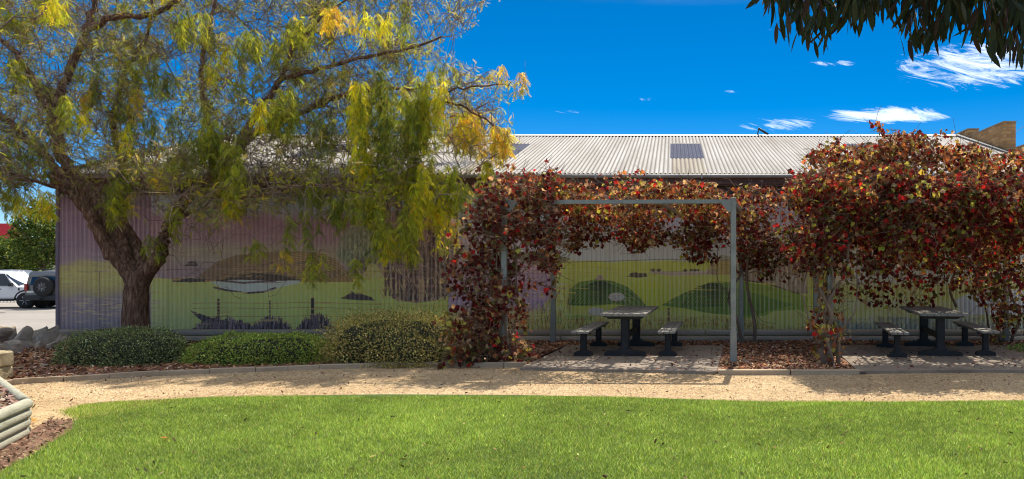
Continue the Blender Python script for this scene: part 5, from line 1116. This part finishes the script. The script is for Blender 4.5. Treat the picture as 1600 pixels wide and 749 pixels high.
def make_suv(loc, rz, label, paint):
    """local: rear at -y, front at +y"""
    o = empty('parked_car', loc, label, 'car', 'vehicles in the car park', rz)
    car_body(o, [(-2.15, .45, 1.0, 1.5, .86, .70), (-2.2, .42, 1.05, 1.60, .92, .74), (-2.1, .4, 1.08, 1.80, .94, .76), (-1.0, .38, 1.08, 1.84, .95, .77), (.3, .38, 1.06, 1.82, .95, .77), (.75, .38, 1.05, 1.55, .95, .72), (1.15, .38, 1.04, 1.12, .95, .78), (2.0, .4, .98, 1.02, .93, .76), (2.3, .45, .85, .90, .86, .66)], paint, 1)
    mb = MB(); mb.prism([(-.66, 1.14), (.66, 1.14), (.60, 1.66), (-.60, 1.66)], 'y', -2.235, -2.19); 
    for i, v_ in enumerate(mb.v): mb.v[i] = (v_[0], v_[1]+(v_[2]-1.14)*.16, v_[2])
    mb.build('rear_window', m_glass, o)
    for s in (-1, 1):
        for y0, y1 in ((-1.95, -1.15), (-1.08, -.2), (-.12, .62)):
            mb = MB(); V = [(s*.945, y0, 1.13), (s*.945, y1, 1.13), (s*.80, y1-.02, 1.68), (s*.80, y0+.05, 1.68), (s*.90, y0, 1.13), (s*.90, y1, 1.13), (s*.76, y1-.02, 1.68), (s*.76, y0+.05, 1.68)]; mb.add(V, [(0, 1, 2, 3), (4, 7, 6, 5), (0, 4, 5, 1), (1, 5, 6, 2), (2, 6, 7, 3), (3, 7, 4, 0)]); mb.build('side_window', m_glass, o)
        mb = MB(); mb.box((s*.86-.07, -2.26, .86), (s*.86+.07, -2.17, 1.20), .01); mb.build('tail_light', m_lampr, o)
        mb = MB(); mb.tube([(s*.68, -1.9, 1.90), (s*.68, .1, 1.90)], .02, 6); mb.tube([(s*.68, -1.85, 1.84), (s*.68, -1.85, 1.90)], .015, 5); mb.tube([(s*.68, 0, 1.84), (s*.68, 0, 1.90)], .015, 5); mb.build('roof_rail', m_trim, o)
        mb = MB(); mb.box((s*1.0-.09, .55, 1.05), (s*1.0+.09, .70, 1.22), .02); mb.build('wing_mirror', m_trim, o)
        mb = MB(); mb.box((s*.70-.12, 2.22, .70), (s*.70+.12, 2.33, .84), .01); mb.build('headlight', m_lampw, o)
        for y in (-1.4, 1.45): wheel(o, s*.82, y, .39, .27, s)
    mb = MB(); mb.box((-.90, -2.36, .42), (.90, -2.14, .66), .02); mb.build('bumper', m_trim, o)
    mb = MB(); mb.box((-.84, 2.2, .42), (.84, 2.42, .64), .02); mb.build('bumper', m_trim, o)
    sw = lathe(o, 'spare_wheel', (.08, -2.36, 1.06), [(.27, -.11), (.42, -.10), (.46, -.04), (.46, .10), (.3, .12)], m_tyre, 28, 'y'); lathe(sw, 'rim', (.08, -2.36, 1.06), [(.25, -.10), (.24, -.125), (.2, -.07), (.07, -.08), (.05, -.12)], flat('dark_rim', (.05, .05, .055), .4, .3), 24, 'y')
    mb = MB()
    for k in range(8): a = k*PI/4; mb.tube([(.08+.05*math.cos(a), -2.46, 1.06+.05*math.sin(a)), (.08+.23*math.cos(a), -2.46, 1.06+.23*math.sin(a))], .02, 5)
    mb.build('spoke', m_rim, sw)
    mb = MB(); mb.box((-.80, -2.262, .78), (-.47, -2.245, .87)); mb.build('number_plate', m_plate, o)
    mb = MB(); mb.box((-.05, -2.52, .46), (.05, -2.34, .52), .005); mb.tube([(0, -2.52, .5), (0, -2.52, .58)], .025, 8); mb.build('tow_bar', m_trim, o)
    return o
def make_ute(loc, rz, label, paint, cab_back=-.4):
    """local: front at +y, dual cab with a tray tub"""
    o = empty('parked_car', loc, label, 'car', 'vehicles in the car park', rz)
    car_body(o, [(-2.6, .55, .98, 1.0, .86, .80), (-2.55, .5, 1.05, 1.09, .92, .84), (-1.05, .45, 1.06, 1.10, .93, .85), (-1.0, .42, 1.06, 1.10, .93, .70), (-.88, .42, 1.06, 1.74, .93, .68), (-.2, .42, 1.06, 1.80, .93, .70), (.55, .42, 1.05, 1.76, .93, .69), (1.25, .42, 1.04, 1.14, .93, .80), (2.1, .45, 1.0, 1.04, .92, .78), (2.45, .5, .90, .95, .84, .64)], paint, 1)
    for s in (-1, 1):
        for y0, y1, t0, t1 in ((-.82, -.1, -.78, -.06), (-.02, 1.0, -.02, .58)):
            mb = MB(); V = [(s*.925, y0, 1.11), (s*.925, y1, 1.11), (s*.735, t1, 1.68), (s*.735, t0, 1.68), (s*.88, y0, 1.11), (s*.88, y1, 1.11), (s*.70, t1, 1.68), (s*.70, t0, 1.68)]; mb.add(V, [(0, 1, 2, 3), (4, 7, 6, 5), (0, 4, 5, 1), (1, 5, 6, 2), (2, 6, 7, 3), (3, 7, 4, 0)]); mb.build('side_window', m_glass, o)
        for y in (-.1, .62):
            mb = MB(); mb.box((s*.935-.015, y-.18, .93), (s*.935+.015, y-.05, .965), .004); mb.build('door_handle', m_trim, o)
        mb = MB(); mb.box((s*1.0-.09, .95, 1.08), (s*1.0+.09, 1.08, 1.26), .02); mb.build('wing_mirror', m_trim, o)
        mb = MB(); mb.box((s*.94-.012, 1.30, .88), (s*.94+.012, 1.36, 1.0), .003); mb.build('side_vent', m_trim, o)
        mb = MB(); mb.box((s*.72-.14, 2.36, .78), (s*.72+.14, 2.47, .92), .015); mb.build('headlight', m_lampw, o)
        mb = MB(); mb.box((s*.80-.07, -2.63, .75), (s*.80+.07, -2.56, 1.0), .01); mb.build('tail_light', m_lampr, o)
        mb = MB(); mb.tube([(s*.92, -.9, .42), (s*.92, 1.1, .42)], .05, 6); mb.build('side_step', m_trim, o)
        for y in (-1.55, 1.60):
            mb = MB(); mb.tube([(s*.90, y+.47*math.cos(a), .40+.47*math.sin(a)) for a in np.linspace(0, PI, 10)], .05, 6); mb.build('wheel_arch', m_trim, o); wheel(o, s*.84, y, .39, .26, s)
    mb = MB(); V = [(-.72, .66, 1.66), (.72, .66, 1.66), (.78, 1.27, 1.13), (-.78, 1.27, 1.13), (-.72, .60, 1.62), (.72, .60, 1.62), (.78, 1.2, 1.1), (-.78, 1.2, 1.1)]; mb.add(V, [(0, 1, 2, 3), (4, 7, 6, 5), (0, 4, 5, 1), (1, 5, 6, 2), (2, 6, 7, 3), (3, 7, 4, 0)]); mb.build('windscreen', m_glass, o)
    mb = MB(); mb.box((-.84, 2.36, .45), (.84, 2.54, .72), .02); mb.build('bumper', m_trim, o); mb = MB(); mb.box((-.45, 2.42, .76), (.45, 2.485, .94), .01); mb.build('grille', m_trim, o)
    return o
DC = (H-ZC)*F/(483-CY)
def car_at(px, dd_): return ((px-CX)/F*dd_, dd_, ZC)
c = car_at(72, DC+.2); make_suv((c[0], DC+2.3, ZC), -math.radians(-31+31), 'dark grey four wheel drive with a spare wheel on its back door', m_greyp)
c = car_at(22, DC); make_ute((c[0]-1.45, DC+1.0, ZC), -math.radians(82), 'white dual cab utility seen from the side at the left edge', m_white)
c = car_at(40, DC+9); make_ute((c[0]-.7, DC+9, ZC), -math.radians(80), 'white vehicle half hidden between the two nearer cars', m_white)
fe = empty('picket_fence', (-37, DC+6, ZC), 'low white picket fence behind the parked cars', 'fence')
m_pick = flat('white_picket_paint', (.72, .70, .62), .6)
mb = MB(); mb.box((-.035, -.02, 0), (.035, .02, .95), .0); mb.add([(-.035, -.02, .951), (.035, -.02, .951), (.035, .02, .951), (-.035, .02, .951), (0, -.02, 1.0), (0, .02, 1.0)], [(0, 1, 4), (2, 3, 5), (0, 4, 5, 3), (1, 2, 5, 4)])
pk = mb.build('picket', m_pick, fe); pk.location = (-9, 0, 0)
for k in range(1, 90):
    q = pk.copy(); COL.objects.link(q); q.parent = fe; q.location = (-9+.2*k, 0, 0)
for z in (.25, .75):
    mb = MB(); mb.box((-9.1, .022, z-.03), (9.1, .06, z+.03)); mb.build('rail', m_pick, fe)
def bg_tree(px, py0, py1, d, rad_px, label, seed, n=9000, zb=ZC, cols=None):
    x = (px-CX)/F*d; o = empty('street_tree', (x, d, zb), label, 'tree', 'trees beyond the car park'); rs = np.random.default_rng(seed); zt = H-(py0-CY)/F*d-zb; z0 = H-(py1-CY)/F*d-zb; rw_ = rad_px/F*d; zc = (zt+z0)/2; hz = (zt-z0)/2
    mb = MB(); mb.tube([(0, 0, -.1), (.1, 0, z0*.5), (0, .1, z0+.4), (.1, 0, zc)], [.2, .17, .14, .06], 9)
    mb.build('trunk', m_bark, o)
    for k in range(6):
        a = k*1.05; mb = MB(); mb.tube([(0, .1, z0+.3), (rw_*.4*math.cos(a), rw_*.4*math.sin(a), zc*.9), (rw_*.75*math.cos(a), rw_*.75*math.sin(a), zc+hz*.4*math.sin(k*2))], [.08, .05, .02], 6); mb.build('limb', m_twig, o)
    v = rs.normal(size=(n, 3)); v /= np.linalg.norm(v, axis=1, keepdims=True); rad = rs.random(n)**.30; p = v*rad[:, None]; lum = vnoise(p, 4.2, seed); p = p*(1+.42*(lum-.5))[:, None]; keep = vnoise(p, 6.5, seed+2) > .36; p = p[keep]*np.array([rw_, rw_, hz])+np.array([0, 0, zc]); m = len(p)
    cols = cols or [(.035, .06, .016), (.06, .095, .025), (.11, .14, .035), (.2, .21, .05)]
    s = scatter('crown', ov, of, p, frames(rand_dirs(m, -.3), rand_dirs(m, .8)), rs.uniform(.14, .3, m), pick_cols(m, cols, [4, 4, 2, .7], .2), m_leaf, o); s['kind'] = 'stuff'; return o
bg_tree(68, 314, 432, 47, 42, 'bushy dark green tree behind the grey four wheel drive', 21, 9000)
bg_tree(14, 368, 436, 50, 40, 'low dark shrubby tree below the red awning at the left edge', 22, 7000)
sh = empty('shop_building', P(-40, 440, 62), 'far shop with a bright red fascia at the left edge', 'building'); sh.location.z = ZC
def shb(name, lo, hi, mat): mb = MB(); mb.box(lo, hi); return mb.build(name, mat, sh)
shb('wall', (-9, 0, 0), (4.3, 9, 4.4), M('rendered_wall', (.35, .34, .32), (.45, .44, .42), 2)); shb('roof_fascia', (-9.3, -1.2, 4.25), (4.6, -.9, 5.45), flat('red_fascia', (.62, .02, .03), .45)); shb('awning_roof', (-9.2, -.9, 4.9), (4.5, 9.2, 5.05), flat('red_roof', (.5, .03, .03), .5))
for k in range(3):
    wn = shb('window', (-8.4+k*3.9, -.04, .9), (-5.6+k*3.9, -.005, 3.2), m_trim); mb = MB(); mb.box((-8.3+k*3.9, -.06, 1.0), (-5.7+k*3.9, -.045, 3.1)); mb.build('pane', m_glass, wn)
tot_ = sum(len(o.data.polygons) for o in bpy.data.objects if o.type == 'MESH'); print('faces', tot_, 'objects', len(bpy.data.objects))
